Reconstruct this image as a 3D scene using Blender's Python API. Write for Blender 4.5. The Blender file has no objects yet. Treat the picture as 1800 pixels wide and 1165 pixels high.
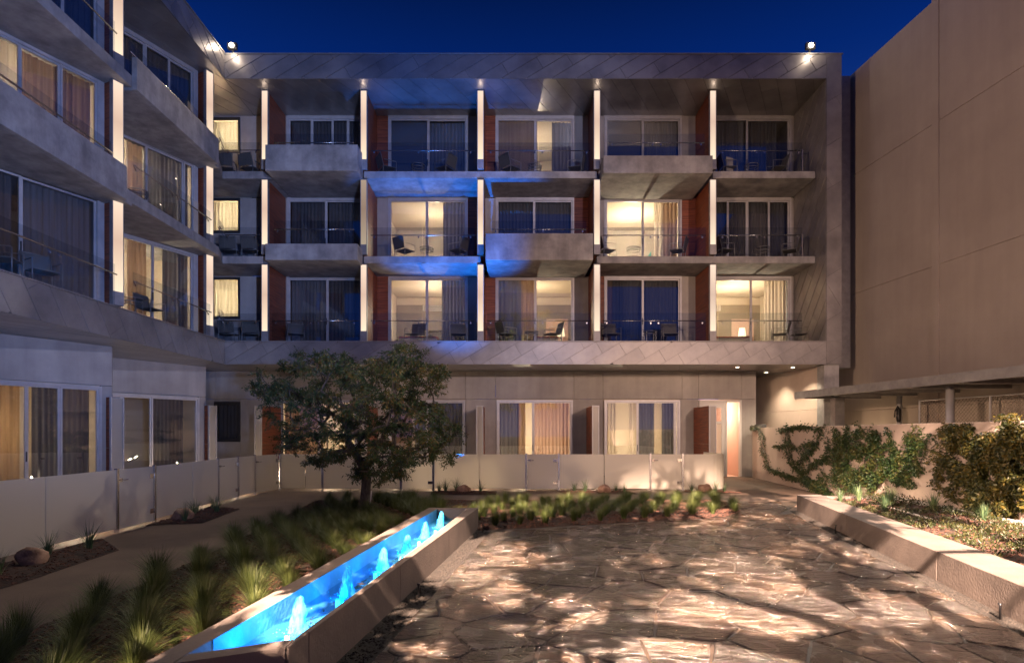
import bpy, math, random
from mathutils import Vector, noise

random.seed(7)
R = math.radians
S = bpy.context.scene
COL = S.collection

# ------------------------------------------------------------------ camera, sky, main lights
EYE = 1.72
cam_d = bpy.data.cameras.new("camera")
cam = bpy.data.objects.new("camera", cam_d)
COL.objects.link(cam)
cam.location = (0, 0, EYE)
cam.rotation_euler = (R(90), 0, 0)
cam_d.sensor_width = 36
cam_d.lens = 21
cam_d.shift_y = 0.0986
cam_d.clip_end = 2000
S.camera = cam

S.view_settings.view_transform = 'Standard'
S.view_settings.look = 'None'
S.view_settings.exposure = 0
S.view_settings.gamma = 1
S.view_settings.use_curve_mapping = False
S.cycles.use_denoising = True
S.cycles.transparent_max_bounces = 20
S.cycles.max_bounces = 7
S.cycles.diffuse_bounces = 3
S.cycles.glossy_bounces = 3
S.cycles.sample_clamp_indirect = 4
S.cycles.caustics_reflective = False
S.cycles.caustics_refractive = False

W = bpy.data.worlds.new("World")
S.world = W
W.use_nodes = True
wn, wl = W.node_tree.nodes, W.node_tree.links
wn.clear()
wo = wn.new('ShaderNodeOutputWorld'); bg = wn.new('ShaderNodeBackground')
tc = wn.new('ShaderNodeTexCoord'); sx = wn.new('ShaderNodeSeparateXYZ'); rp = wn.new('ShaderNodeValToRGB')
wl.new(tc.outputs['Generated'], sx.inputs[0]); wl.new(sx.outputs['Z'], rp.inputs[0])
wl.new(rp.outputs[0], bg.inputs[0]); wl.new(bg.outputs[0], wo.inputs[0])
cr = rp.color_ramp
cr.elements[0].position = 0.0; cr.elements[0].color = (0.028, 0.072, 0.34, 1)
cr.elements[1].position = 1.0; cr.elements[1].color = (0.0006, 0.0045, 0.035, 1)
e = cr.elements.new(0.30); e.color = (0.012, 0.050, 0.28, 1)
e = cr.elements.new(0.50); e.color = (0.0012, 0.019, 0.155, 1)
e = cr.elements.new(0.60); e.color = (0.0006, 0.0085, 0.066, 1)
bg.inputs[1].default_value = 1.0


def lamp(name, kind, loc, power, color, target=None, size=0.1, spot=60, blend=0.5, sy=None):
    d = bpy.data.lights.new(name, kind)
    d.energy = power; d.color = color
    if kind == 'AREA':
        d.size = size
        if sy:
            d.shape = 'RECTANGLE'; d.size_y = sy
    else:
        d.shadow_soft_size = size
    if kind == 'SPOT':
        d.spot_size = R(spot); d.spot_blend = blend
    o = bpy.data.objects.new(name, d)
    COL.objects.link(o)
    o.location = loc
    if target is not None:
        v = Vector(target) - Vector(loc)
        o.rotation_euler = v.to_track_quat('-Z', 'Y').to_euler()
    return o


WARM = (1.0, 0.70, 0.46)
PINK = (1.0, 0.66, 0.50)
# courtyard flood on the roof behind the camera, shining through the tree there on to the paving
lamp('courtyard_flood', 'SPOT', (-2.4, -14, 15), 640000, (1.0, 0.68, 0.50), (2.8, 5.2, 0), 0.04, 28, 0.45)
# unseen fill floods, added to wash the hotel front and the side walls
lamp('wash_warm', 'SPOT', (11.0, -7, 6.5), 11500, PINK, (4.0, 22, 5.0), 0.18, 44, 0.9)
lamp('wash_cool', 'SPOT', (6.0, -7, 6.5), 13500, (0.60, 0.64, 1.0), (-6, 20, 9.0), 0.2, 58, 0.8)
lamp('wash_side', 'SPOT', (-8.5, 1.0, 5.2), 10000, (1.0, 0.64, 0.41), (13, 16, 4.0), 0.2, 74, 0.9)
lamp('wash_left', 'SPOT', (3.5, -2, 2.2), 8500, (0.26, 0.42, 1.0), (-11, 16, 9.5), 0.15, 52, 0.8)
# the two roof floodlights that the photograph shows
lamp('floodlight_beam_west', 'SPOT', (-9.6, 20.45, 15.15), 2200, (1.0, 0.78, 0.58), (-0.5, 9, 0), 0.10, 75, 0.5)
lamp('floodlight_beam_east', 'SPOT', (10.3, 20.45, 15.15), 8000, (1.0, 0.84, 0.70), (3.2, 6.5, 0), 0.10, 62, 0.5)

# ------------------------------------------------------------------ materials
def mat(name):
    m = bpy.data.materials.new(name); m.use_nodes = True
    nt = m.node_tree
    b = nt.nodes['Principled BSDF']
    return m, nt.nodes, nt.links, b


def noise_col(name, c1, c2, scale, rough=0.7, metal=0.0, bump=0.0, bscale=None, detail=6, objvar=0.0, spec=0.5,
              pos=0.35, pos2=0.65, stretch=None, coat=0.0, streak=0.0):
    m, n, l, b = mat(name)
    geo = n.new('ShaderNodeNewGeometry')
    src = geo.outputs['Position']
    if stretch:
        mp = n.new('ShaderNodeMapping'); mp.inputs['Scale'].default_value = stretch
        l.new(src, mp.inputs[0]); src = mp.outputs[0]
    nz = n.new('ShaderNodeTexNoise'); nz.inputs['Scale'].default_value = scale; nz.inputs['Detail'].default_value = detail
    nz.inputs['Roughness'].default_value = 0.62
    l.new(src, nz.inputs['Vector'])
    r = n.new('ShaderNodeValToRGB')
    r.color_ramp.elements[0].position = pos; r.color_ramp.elements[0].color = (*c1, 1)
    r.color_ramp.elements[1].position = pos2; r.color_ramp.elements[1].color = (*c2, 1)
    l.new(nz.outputs[0], r.inputs[0])
    out = r.outputs[0]
    if streak:
        mp2 = n.new('ShaderNodeMapping'); mp2.inputs['Scale'].default_value = (2.2, 2.2, 0.18)
        l.new(geo.outputs['Position'], mp2.inputs[0])
        n3 = n.new('ShaderNodeTexNoise'); n3.inputs['Scale'].default_value = 1.6; n3.inputs['Detail'].default_value = 7
        l.new(mp2.outputs[0], n3.inputs['Vector'])
        mr = n.new('ShaderNodeMapRange'); mr.inputs[1].default_value = 0.35; mr.inputs[2].default_value = 0.7
        mr.inputs[3].default_value = 1.0 + streak * .4; mr.inputs[4].default_value = 1.0 - streak
        l.new(n3.outputs[0], mr.inputs[0])
        mx = n.new('ShaderNodeVectorMath'); mx.operation = 'SCALE'
        l.new(out, mx.inputs[0]); l.new(mr.outputs[0], mx.inputs['Scale']); out = mx.outputs[0]
    if objvar:
        oi = n.new('ShaderNodeObjectInfo')
        mr = n.new('ShaderNodeMapRange'); mr.inputs[3].default_value = 1 - objvar; mr.inputs[4].default_value = 1 + objvar
        l.new(oi.outputs['Random'], mr.inputs[0])
        mx = n.new('ShaderNodeVectorMath'); mx.operation = 'SCALE'
        l.new(out, mx.inputs[0]); l.new(mr.outputs[0], mx.inputs['Scale']); out = mx.outputs[0]
    l.new(out, b.inputs['Base Color'])
    b.inputs['Roughness'].default_value = rough
    b.inputs['Metallic'].default_value = metal
    b.inputs['Specular IOR Level'].default_value = spec
    b.inputs['Coat Weight'].default_value = coat
    if rough < 0.9:
        mr = n.new('ShaderNodeMapRange'); mr.inputs[3].default_value = rough - .1; mr.inputs[4].default_value = rough + .1
        l.new(nz.outputs[0], mr.inputs[0]); l.new(mr.outputs[0], b.inputs['Roughness'])
    if bump:
        n2 = n.new('ShaderNodeTexNoise'); n2.inputs['Scale'].default_value = bscale or scale * 6; n2.inputs['Detail'].default_value = 6
        l.new(src, n2.inputs['Vector'])
        bp = n.new('ShaderNodeBump'); bp.inputs['Strength'].default_value = bump; bp.inputs['Distance'].default_value = 0.02
        l.new(n2.outputs[0], bp.inputs['Height']); l.new(bp.outputs[0], b.inputs['Normal'])
    return m


def flat(name, c, rough=0.5, metal=0.0, em=None, est=0.0):
    m, n, l, b = mat(name)
    b.inputs['Base Color'].default_value = (*c, 1)
    b.inputs['Roughness'].default_value = rough; b.inputs['Metallic'].default_value = metal
    if em:
        b.inputs['Emission Color'].default_value = (*em, 1); b.inputs['Emission Strength'].default_value = est
    return m


M = {}
M['concrete'] = noise_col('balcony_concrete', (.22, .215, .215), (.40, .385, .375), 1.7, .85, bump=.25, bscale=26, objvar=.07, streak=.18)
M['plaster'] = noise_col('wall_plaster', (.31, .285, .27), (.43, .40, .375), .7, .85, bump=.12, bscale=60, objvar=.05, streak=.12)
M['tilt'] = noise_col('tilt_up_concrete', (.36, .305, .26), (.43, .37, .315), .35, .9, bump=.15, bscale=20, objvar=.02, streak=.05)
M['pinkwall'] = noise_col('stucco_wall', (.50, .40, .34), (.60, .49, .42), .8, .9, bump=.3, bscale=45)
M['metal'] = noise_col('zinc_panel', (.22, .21, .21), (.36, .34, .33), .9, .42, metal=.5, bump=.08, bscale=3, objvar=.09)
M['soffit'] = noise_col('soffit_sheet', (.26, .25, .25), (.40, .385, .38), .8, .36, metal=.6, bump=.06, bscale=2.2, objvar=.10)
M['seam'] = flat('panel_backing', (.10, .10, .105), .6, .3)
M['seam_light'] = flat('panel_seam', (.62, .60, .60), .35, .3)
M['wood'] = noise_col('red_timber', (.12, .028, .014), (.33, .095, .042), 2.2, .5, bump=.15, bscale=14, objvar=.12, stretch=(.6, .6, 14))
M['alu'] = noise_col('aluminium_frame', (.46, .45, .46), (.56, .55, .56), 3, .42, metal=.25)
M['dark_alu'] = flat('dark_frame', (.05, .05, .055), .45, .3)
M['steel'] = flat('brushed_steel', (.55, .54, .52), .25, .95)
M['chrome'] = flat('hinge_steel', (.75, .72, .68), .15, 1.0)
M['lampbox'] = noise_col('lamp_box_metal', (.26, .25, .25), (.36, .345, .34), 4, .5, metal=.4)
M['path'] = noise_col('concrete_path', (.085, .056, .040), (.155, .108, .080), .9, .75, bump=.25, bscale=55, detail=9, streak=0)
M['slabtop'] = noise_col('balcony_floor', (.20, .19, .18), (.3, .29, .27), 3, .8)
M['soil'] = noise_col('mulch_soil', (.012, .008, .006), (.06, .028, .018), 9, .95, bump=1.0, bscale=30)
M['chip'] = noise_col('mulch_chip', (.030, .012, .008), (.14, .060, .040), 5.0, .85, detail=3, pos=.3, pos2=.7)
M['gravel'] = noise_col('shade_dark_gravel', (.007, .006, .005), (.026, .020, .016), 30, .85, bump=.9, bscale=60)  # shade of the low walls is put into this dark colour
M['grout'] = noise_col('stone_joint_mortar', (.014, .010, .007), (.045, .031, .020), 6, .5, bump=.5, bscale=70)
M['fountain'] = noise_col('cast_concrete', (.10, .082, .074), (.165, .134, .118), 1.6, .75, bump=.25, bscale=40)
M['basin'] = noise_col('blue_glow_lining', (.05, .26, .46), (.10, .38, .60), 5, .6, bump=.2, bscale=25)  # blue of the pond lamps is put into the basin colour
M['bark'] = noise_col('tree_bark', (.035, .03, .025), (.13, .11, .09), 14, .9, bump=.9, bscale=40, stretch=(3, 3, .6))
M['rock'] = noise_col('boulder_stone', (.16, .085, .055), (.42, .27, .19), 5, .85, bump=.8, bscale=18)
M['black'] = flat('black_plastic', (.012, .012, .014), .4)
M['sling'] = noise_col('woven_sling', (.10, .095, .085), (.20, .185, .165), 90, .8)
M['chairmetal'] = flat('chair_frame_metal', (.26, .25, .24), .4, .5)
M['towel'] = flat('pale_fabric', (.55, .5, .45), .9)
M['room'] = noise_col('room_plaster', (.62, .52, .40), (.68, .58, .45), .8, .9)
M['roomdark'] = noise_col('accent_and_unlit_room_wall', (.22, .18, .13), (.28, .23, .17), .8, .9)  # accent walls, and shade put into the walls of lampless rooms
M['carpet'] = noise_col('room_carpet', (.15, .11, .08), (.22, .17, .13), 12, .95)
M['teal'] = flat('teal_paint', (.08, .50, .38), .7)
M['redfab'] = flat('red_fabric', (.5, .07, .03), .8)
M['white'] = flat('white_fabric', (.75, .7, .62), .8)
M['rooftop'] = noise_col('roof_membrane', (.1, .1, .1), (.16, .16, .16), 2, .9)
M['lens'] = flat('floodlight_lens', (.8, .8, .8), .3, 0, (1.0, .82, .62), 30)
M['dlens'] = flat('downlight_lens', (.8, .8, .8), .3, 0, (1.0, .84, .60), 9)
M['pinkdoor'] = flat('corridor_paint', (.75, .50, .40), .8)
M['lampshade'] = flat('lit_lamp_shade', (.8, .7, .5), .8, 0, (1.0, .75, .42), 2.2)
M['trim'] = flat('white_trim', (.62, .59, .56), .5)


def curtain_mat(name, c, transl):
    m, n, l, b = mat(name)
    n.remove(b)
    out = n['Material Output']
    d = n.new('ShaderNodeBsdfDiffuse'); t = n.new('ShaderNodeBsdfTranslucent'); mx = n.new('ShaderNodeMixShader')
    geo = n.new('ShaderNodeNewGeometry'); mp = n.new('ShaderNodeMapping'); mp.inputs['Scale'].default_value = (9, 9, .25)
    nz = n.new('ShaderNodeTexNoise'); nz.inputs['Scale'].default_value = 1.3; nz.inputs['Detail'].default_value = 3
    r = n.new('ShaderNodeValToRGB')
    r.color_ramp.elements[0].position = .3; r.color_ramp.elements[0].color = (c[0] * .7, c[1] * .66, c[2] * .62, 1)
    r.color_ramp.elements[1].position = .7; r.color_ramp.elements[1].color = (*c, 1)
    l.new(geo.outputs['Position'], mp.inputs[0]); l.new(mp.outputs[0], nz.inputs['Vector']); l.new(nz.outputs[0], r.inputs[0])
    l.new(r.outputs[0], d.inputs[0]); l.new(r.outputs[0], t.inputs[0])
    mx.inputs[0].default_value = transl
    l.new(d.outputs[0], mx.inputs[1]); l.new(t.outputs[0], mx.inputs[2]); l.new(mx.outputs[0], out.inputs[0])
    return m


M['sheer'] = curtain_mat('sheer_curtain', (.72, .62, .50), .62)
M['drape'] = curtain_mat('warm_drape', (.48, .32, .21), .28)
M['greydrape'] = curtain_mat('grey_drape', (.22, .21, .22), .3)
M['paledrape'] = curtain_mat('pale_drape', (.42, .41, .42), .3)
M['yellow'] = curtain_mat('yellow_sheer', (.80, .74, .60), .6)
M['blind'] = flat('roller_blind', (.16, .15, .15), .9)


def glass_mat(name, tint, base, k, rough=0.0):
    m, n, l, b = mat(name)
    n.remove(b)
    out = n['Material Output']
    t = n.new('ShaderNodeBsdfTransparent'); t.inputs[0].default_value = (*tint, 1)
    g = n.new('ShaderNodeBsdfGlossy'); g.inputs['Roughness'].default_value = rough
    lw = n.new('ShaderNodeLayerWeight'); lw.inputs[0].default_value = .5
    p = n.new('ShaderNodeMath'); p.operation = 'POWER'; p.inputs[1].default_value = 4
    ma = n.new('ShaderNodeMath'); ma.operation = 'MULTIPLY_ADD'; ma.inputs[1].default_value = k; ma.inputs[2].default_value = base
    mx = n.new('ShaderNodeMixShader')
    l.new(lw.outputs['Facing'], p.inputs[0]); l.new(p.outputs[0], ma.inputs[0]); l.new(ma.outputs[0], mx.inputs[0])
    l.new(t.outputs[0], mx.inputs[1]); l.new(g.outputs[0], mx.inputs[2]); l.new(mx.outputs[0], out.inputs[0])
    return m


M['glass'] = glass_mat('window_glass', (.84, .87, .90), .11, .5)
M['railglass'] = glass_mat('railing_glass', (.88, .90, .92), .02, .3)


def frosted():
    m, n, l, b = mat('frosted_glass')
    n.remove(b)
    out = n['Material Output']
    d = n.new('ShaderNodeBsdfDiffuse'); d.inputs[0].default_value = (.66, .62, .56, 1)
    t = n.new('ShaderNodeBsdfTranslucent'); t.inputs[0].default_value = (.90, .87, .78, 1)
    g = n.new('ShaderNodeBsdfGlossy'); g.inputs['Roughness'].default_value = .35; g.inputs[0].default_value = (.9, .9, .9, 1)
    m1 = n.new('ShaderNodeMixShader'); m1.inputs[0].default_value = .55
    m2 = n.new('ShaderNodeMixShader'); m2.inputs[0].default_value = .06
    l.new(d.outputs[0], m1.inputs[1]); l.new(t.outputs[0], m1.inputs[2])
    l.new(m1.outputs[0], m2.inputs[1]); l.new(g.outputs[0], m2.inputs[2]); l.new(m2.outputs[0], out.inputs[0])
    return m


M['frost'] = frosted()


def strip_light(name, strength):
    m, n, l, b = mat(name)
    n.remove(b)
    out = n['Material Output']; em = n.new('ShaderNodeEmission')
    tcn = n.new('ShaderNodeTexCoord'); sp = n.new('ShaderNodeSeparateXYZ'); r = n.new('ShaderNodeValToRGB')
    l.new(tcn.outputs['Generated'], sp.inputs[0]); l.new(sp.outputs['Z'], r.inputs[0])
    r.color_ramp.elements[0].position = 0; r.color_ramp.elements[0].color = (1.0, .80, .58, 1)
    r.color_ramp.elements[1].position = 1; r.color_ramp.elements[1].color = (.95, .72, .55, 1)
    e1 = r.color_ramp.elements.new(.55); e1.color = (.68, .47, .36, 1)
    l.new(r.outputs[0], em.inputs[0]); em.inputs[1].default_value = strength
    l.new(em.outputs[0], out.inputs[0])
    return m


M['strip'] = strip_light('light_strip_diffuser', 1.15)
M['stripdim'] = strip_light('light_strip_diffuser_dim', .45)


def flagstone_mat():
    m, n, l, b = mat('wet_flagstone')
    geo = n.new('ShaderNodeNewGeometry'); oi = n.new('ShaderNodeObjectInfo')
    n1 = n.new('ShaderNodeTexNoise'); n1.inputs['Scale'].default_value = 2.6; n1.inputs['Detail'].default_value = 9
    n1.inputs['Distortion'].default_value = 1.1
    l.new(geo.outputs['Position'], n1.inputs['Vector'])
    r1 = n.new('ShaderNodeValToRGB')
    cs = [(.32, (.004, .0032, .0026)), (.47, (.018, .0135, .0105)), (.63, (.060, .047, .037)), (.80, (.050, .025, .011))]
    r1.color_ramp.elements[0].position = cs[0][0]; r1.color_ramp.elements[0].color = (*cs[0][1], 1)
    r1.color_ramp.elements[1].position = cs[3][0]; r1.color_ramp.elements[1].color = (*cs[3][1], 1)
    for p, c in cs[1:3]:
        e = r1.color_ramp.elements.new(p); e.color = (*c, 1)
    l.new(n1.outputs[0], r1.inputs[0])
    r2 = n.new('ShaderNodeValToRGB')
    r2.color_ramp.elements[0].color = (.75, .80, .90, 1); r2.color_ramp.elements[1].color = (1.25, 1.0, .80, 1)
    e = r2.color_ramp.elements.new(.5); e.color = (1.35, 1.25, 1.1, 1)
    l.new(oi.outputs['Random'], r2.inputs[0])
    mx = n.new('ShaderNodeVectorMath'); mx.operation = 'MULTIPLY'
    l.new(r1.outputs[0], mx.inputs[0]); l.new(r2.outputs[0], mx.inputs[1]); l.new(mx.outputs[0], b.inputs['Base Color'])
    mp = n.new('ShaderNodeMapping'); mp.inputs['Rotation'].default_value = (0, 0, .3); mp.inputs['Scale'].default_value = (1.0, 2.2, 1)
    l.new(geo.outputs['Position'], mp.inputs[0])
    n2 = n.new('ShaderNodeTexNoise'); n2.inputs['Scale'].default_value = 4.5; n2.inputs['Detail'].default_value = 11; n2.inputs['Roughness'].default_value = .66
    n2.inputs['Distortion'].default_value = .8
    l.new(mp.outputs[0], n2.inputs['Vector'])
    v = n.new('ShaderNodeTexVoronoi'); v.inputs['Scale'].default_value = 3.1; v.feature = 'DISTANCE_TO_EDGE'
    l.new(mp.outputs[0], v.inputs['Vector'])
    mr = n.new('ShaderNodeMapRange'); mr.inputs[2].default_value = .06; l.new(v.outputs[0], mr.inputs[0])
    ad = n.new('ShaderNodeMath'); ad.operation = 'MULTIPLY_ADD'; ad.inputs[1].default_value = .18
    l.new(mr.outputs[0], ad.inputs[0]); l.new(n2.outputs[0], ad.inputs[2])
    bp = n.new('ShaderNodeBump'); bp.inputs['Strength'].default_value = 1.0; bp.inputs['Distance'].default_value = .085
    l.new(ad.outputs[0], bp.inputs['Height']); l.new(bp.outputs[0], b.inputs['Normal'])
    mr2 = n.new('ShaderNodeMapRange'); mr2.inputs[1].default_value = .35; mr2.inputs[2].default_value = .7
    mr2.inputs[3].default_value = .10; mr2.inputs[4].default_value = .36
    l.new(n1.outputs[0], mr2.inputs[0]); l.new(mr2.outputs[0], b.inputs['Roughness'])
    b.inputs['Specular IOR Level'].default_value = .8
    b.inputs['Coat Weight'].default_value = 1.0; b.inputs['Coat Roughness'].default_value = .13
    l.new(bp.outputs[0], b.inputs['Coat Normal'])
    return m


M['flag'] = flagstone_mat()


def leaf_mat(name, c1, c2, c3, transl=.3, scale=2.5):
    m, n, l, b = mat(name)
    n.remove(b)
    out = n['Material Output']
    geo = n.new('ShaderNodeNewGeometry')
    nz = n.new('ShaderNodeTexNoise'); nz.inputs['Scale'].default_value = scale; nz.inputs['Detail'].default_value = 4
    l.new(geo.outputs['Position'], nz.inputs['Vector'])
    ad = n.new('ShaderNodeMath'); ad.operation = 'MULTIPLY_ADD'; ad.inputs[1].default_value = .45; ad.inputs[2].default_value = -.22
    l.new(geo.outputs['Random Per Island'], ad.inputs[0])
    a2 = n.new('ShaderNodeMath'); a2.operation = 'ADD'; l.new(nz.outputs[0], a2.inputs[0]); l.new(ad.outputs[0], a2.inputs[1])
    r = n.new('ShaderNodeValToRGB')
    r.color_ramp.elements[0].position = .3; r.color_ramp.elements[0].color = (*c1, 1)
    r.color_ramp.elements[1].position = .75; r.color_ramp.elements[1].color = (*c3, 1)
    e = r.color_ramp.elements.new(.52); e.color = (*c2, 1)
    l.new(a2.outputs[0], r.inputs[0])
    pr = n.new('ShaderNodeBsdfPrincipled'); pr.inputs['Roughness'].default_value = .5
    t = n.new('ShaderNodeBsdfTranslucent'); mx = n.new('ShaderNodeMixShader'); mx.inputs[0].default_value = transl
    l.new(r.outputs[0], pr.inputs['Base Color']); l.new(r.outputs[0], t.inputs[0])
    l.new(pr.outputs[0], mx.inputs[1]); l.new(t.outputs[0], mx.inputs[2]); l.new(mx.outputs[0], out.inputs[0])
    return m


M['leaf'] = leaf_mat('tree_leaf', (.016, .046, .018), (.042, .088, .026), (.15, .10, .022))
M['vine'] = leaf_mat('vine_leaf', (.015, .04, .012), (.04, .075, .02), (.10, .10, .025), scale=3.5)
M['olive'] = leaf_mat('shrub_leaf', (.025, .035, .008), (.065, .065, .014), (.15, .11, .02), scale=3.0)
M['grass'] = leaf_mat('feather_grass', (.034, .056, .012), (.072, .098, .026), (.12, .14, .042), .25, 3)
M['blade'] = leaf_mat('strap_leaf', (.04, .08, .04), (.10, .17, .08), (.20, .26, .12), .2, 3)
M['cover'] = leaf_mat('ground_cover', (.015, .024, .007), (.036, .045, .012), (.07, .06, .017), .2, 2)


def water_mat():
    m, n, l, b = mat('fountain_water')
    n.remove(b)
    out = n['Material Output']
    t = n.new('ShaderNodeBsdfTransparent'); t.inputs[0].default_value = (.70, .92, 1, 1)
    g = n.new('ShaderNodeBsdfGlossy'); g.inputs['Roughness'].default_value = .04
    d = n.new('ShaderNodeBsdfDiffuse'); d.inputs[0].default_value = (.05, .30, .60, 1)  # pond lamp blue put into the water's own colour
    geo = n.new('ShaderNodeNewGeometry')
    nz = n.new('ShaderNodeTexNoise'); nz.inputs['Scale'].default_value = 9; nz.inputs['Detail'].default_value = 4; nz.inputs['Distortion'].default_value = 1.5
    l.new(geo.outputs['Position'], nz.inputs['Vector'])
    bp = n.new('ShaderNodeBump'); bp.inputs['Strength'].default_value = .6; bp.inputs['Distance'].default_value = .03
    l.new(nz.outputs[0], bp.inputs['Height']); l.new(bp.outputs[0], g.inputs['Normal'])
    m1 = n.new('ShaderNodeMixShader'); m1.inputs[0].default_value = .22
    m2 = n.new('ShaderNodeMixShader'); m2.inputs[0].default_value = .10
    l.new(t.outputs[0], m1.inputs[1]); l.new(d.outputs[0], m1.inputs[2])
    l.new(m1.outputs[0], m2.inputs[1]); l.new(g.outputs[0], m2.inputs[2]); l.new(m2.outputs[0], out.inputs[0])
    return m


M['water'] = water_mat()


def jet_mat():
    m, n, l, b = mat('bubbling_water')
    n.remove(b)
    out = n['Material Output']
    t = n.new('ShaderNodeBsdfTransparent')
    d = n.new('ShaderNodeBsdfDiffuse'); d.inputs[0].default_value = (.10, .60, 1, 1)  # jets coloured with the cyan of the lamps below
    tr = n.new('ShaderNodeBsdfTranslucent'); tr.inputs[0].default_value = (.10, .60, 1, 1)
    geo = n.new('ShaderNodeNewGeometry'); mp = n.new('ShaderNodeMapping'); mp.inputs['Scale'].default_value = (60, 60, 14)
    nz = n.new('ShaderNodeTexNoise'); nz.inputs['Scale'].default_value = 1; nz.inputs['Detail'].default_value = 4
    l.new(geo.outputs['Position'], mp.inputs[0]); l.new(mp.outputs[0], nz.inputs['Vector'])
    r = n.new('ShaderNodeValToRGB'); r.color_ramp.elements[0].position = .35; r.color_ramp.elements[0].color = (.25, .25, .25, 1)
    r.color_ramp.elements[1].position = .6; r.color_ramp.elements[1].color = (.9, .9, .9, 1)
    l.new(nz.outputs[0], r.inputs[0])
    m0 = n.new('ShaderNodeMixShader'); m0.inputs[0].default_value = .55
    l.new(d.outputs[0], m0.inputs[1]); l.new(tr.outputs[0], m0.inputs[2])
    m1 = n.new('ShaderNodeMixShader'); l.new(r.outputs[0], m1.inputs[0])
    l.new(t.outputs[0], m1.inputs[1]); l.new(m0.outputs[0], m1.inputs[2]); l.new(m1.outputs[0], out.inputs[0])
    return m


M['jet'] = jet_mat()
M['pondlamp'] = flat('pond_lamp_lens', (.8, .9, 1), .3, 0, (.10, .62, 1.0), 2.2)

# ------------------------------------------------------------------ mesh helpers
WPOS = {}


class MB:
    def __init__(self, o=(0, 0, 0), u=(1, 0), n=None):
        """local frame: a along u, b along n (horizontal), c up"""
        self.v = []; self.f = []
        self.o = o; self.u = u
        self.n = n if n else (-u[1], u[0])
        self.fl = (self.u[0] * self.n[1] - self.u[1] * self.n[0]) < 0

    def P(self, a, b, c):
        o, u, n = self.o, self.u, self.n
        return (o[0] + u[0] * a + n[0] * b, o[1] + u[1] * a + n[1] * b, o[2] + c)

    def box(self, a0, a1, b0, b1, c0, c1):
        i = len(self.v)
        for c in (c0, c1):
            for (a, b) in ((a0, b0), (a1, b0), (a1, b1), (a0, b1)):
                self.v.append(self.P(a, b, c))
        for q in ((3, 2, 1, 0), (4, 5, 6, 7), (0, 1, 5, 4), (1, 2, 6, 5), (2, 3, 7, 6), (3, 0, 4, 7)):
            self.f.append(tuple(i + k for k in (q[::-1] if self.fl else q)))
        return self

    def prism(self, poly, c0, c1):
        if (area(poly) < 0) != self.fl:
            poly = poly[::-1]
        i = len(self.v); k = len(poly)
        for c in (c0, c1):
            for a, b in poly:
                self.v.append(self.P(a, b, c))
        self.f.append(tuple(i + j for j in reversed(range(k))))
        self.f.append(tuple(i + k + j for j in range(k)))
        for j in range(k):
            j2 = (j + 1) % k
            self.f.append((i + j, i + j2, i + k + j2, i + k + j))
        return self

    def poly3(self, pts):
        i = len(self.v)
        self.v += [tuple(p) for p in pts]
        self.f.append(tuple(range(i, i + len(pts))))
        return self

    def tube(self, pts, rs, n=6, cap=True):
        pts = [Vector(self.P(*p)) for p in pts]
        if not hasattr(rs, '__len__'):
            rs = [rs] * len(pts)
        i0 = len(self.v)
        up = Vector((0, 0, 1))
        for j, p in enumerate(pts):
            d = (pts[min(j + 1, len(pts) - 1)] - pts[max(j - 1, 0)]).normalized()
            x = d.cross(up)
            if x.length < .05:
                x = d.cross(Vector((1, 0, 0)))
            x.normalize(); y = d.cross(x)
            for k in range(n):
                a = 2 * math.pi * k / n
                q = p + (x * math.cos(a) + y * math.sin(a)) * rs[j]
                self.v.append(tuple(q))
        for j in range(len(pts) - 1):
            for k in range(n):
                a = i0 + j * n + k; b = i0 + j * n + (k + 1) % n
                self.f.append((a, a + n, b + n, b))
        if cap:
            self.f.append(tuple(i0 + k for k in range(n)))
            e = i0 + (len(pts) - 1) * n
            self.f.append(tuple(e + k for k in reversed(range(n))))
        return self

    def mesh(self, name, m, off=(0, 0, 0), smooth=False):
        me = bpy.data.meshes.new(name)
        ox, oy, oz = off
        me.from_pydata([(x - ox, y - oy, z - oz) for x, y, z in self.v], [], self.f)
        me.materials.append(M[m] if isinstance(m, str) else m)
        if smooth:
            me.polygons.foreach_set('use_smooth', [True] * len(me.polygons))
        return me

    def build(self, name, m, parent=None, smooth=False, bevel=0, at=None, **tags):
        xs = [p[0] for p in self.v]; ys = [p[1] for p in self.v]; zs = [p[2] for p in self.v]
        c = at or ((min(xs) + max(xs)) / 2, (min(ys) + max(ys)) / 2, min(zs))
        me = self.mesh(name, m, c, smooth)
        o = bpy.data.objects.new(name, me)
        COL.objects.link(o)
        put(o, c, parent)
        if bevel:
            bv = o.modifiers.new('edge', 'BEVEL'); bv.width = bevel; bv.segments = 2; bv.limit_method = 'ANGLE'
            bv.harden_normals = False
        for k, v in tags.items():
            o[k] = v
        return o


def put(o, c, parent=None):
    WPOS[o.name] = c
    if parent is not None:
        p = WPOS[parent.name]
        o.parent = parent
        o.location = (c[0] - p[0], c[1] - p[1], c[2] - p[2])
    else:
        o.location = c


def thing(name, label, cat, loc=(0, 0, 0), group=None):
    o = bpy.data.objects.new(name, None)
    COL.objects.link(o)
    o.empty_display_size = .2
    put(o, loc)
    tag(o, label, cat, group)
    return o


def tag(o, label, cat, group=None):
    o['label'] = label; o['category'] = cat
    if group:
        o['group'] = group
    return o


def kids(o):
    return KIDS.get(o.name, [])


def copy_thing(root, loc, rotz, label=None, group=None):
    r = root.copy(); COL.objects.link(r); r.location = loc; r.rotation_euler = (0, 0, rotz)
    if label: r['label'] = label
    if group: r['group'] = group
    for ch in list(root.children):
        c = ch.copy(); COL.objects.link(c); c.parent = r
        for g in ch.children:
            d = g.copy(); COL.objects.link(d); d.parent = c
    return r


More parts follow.
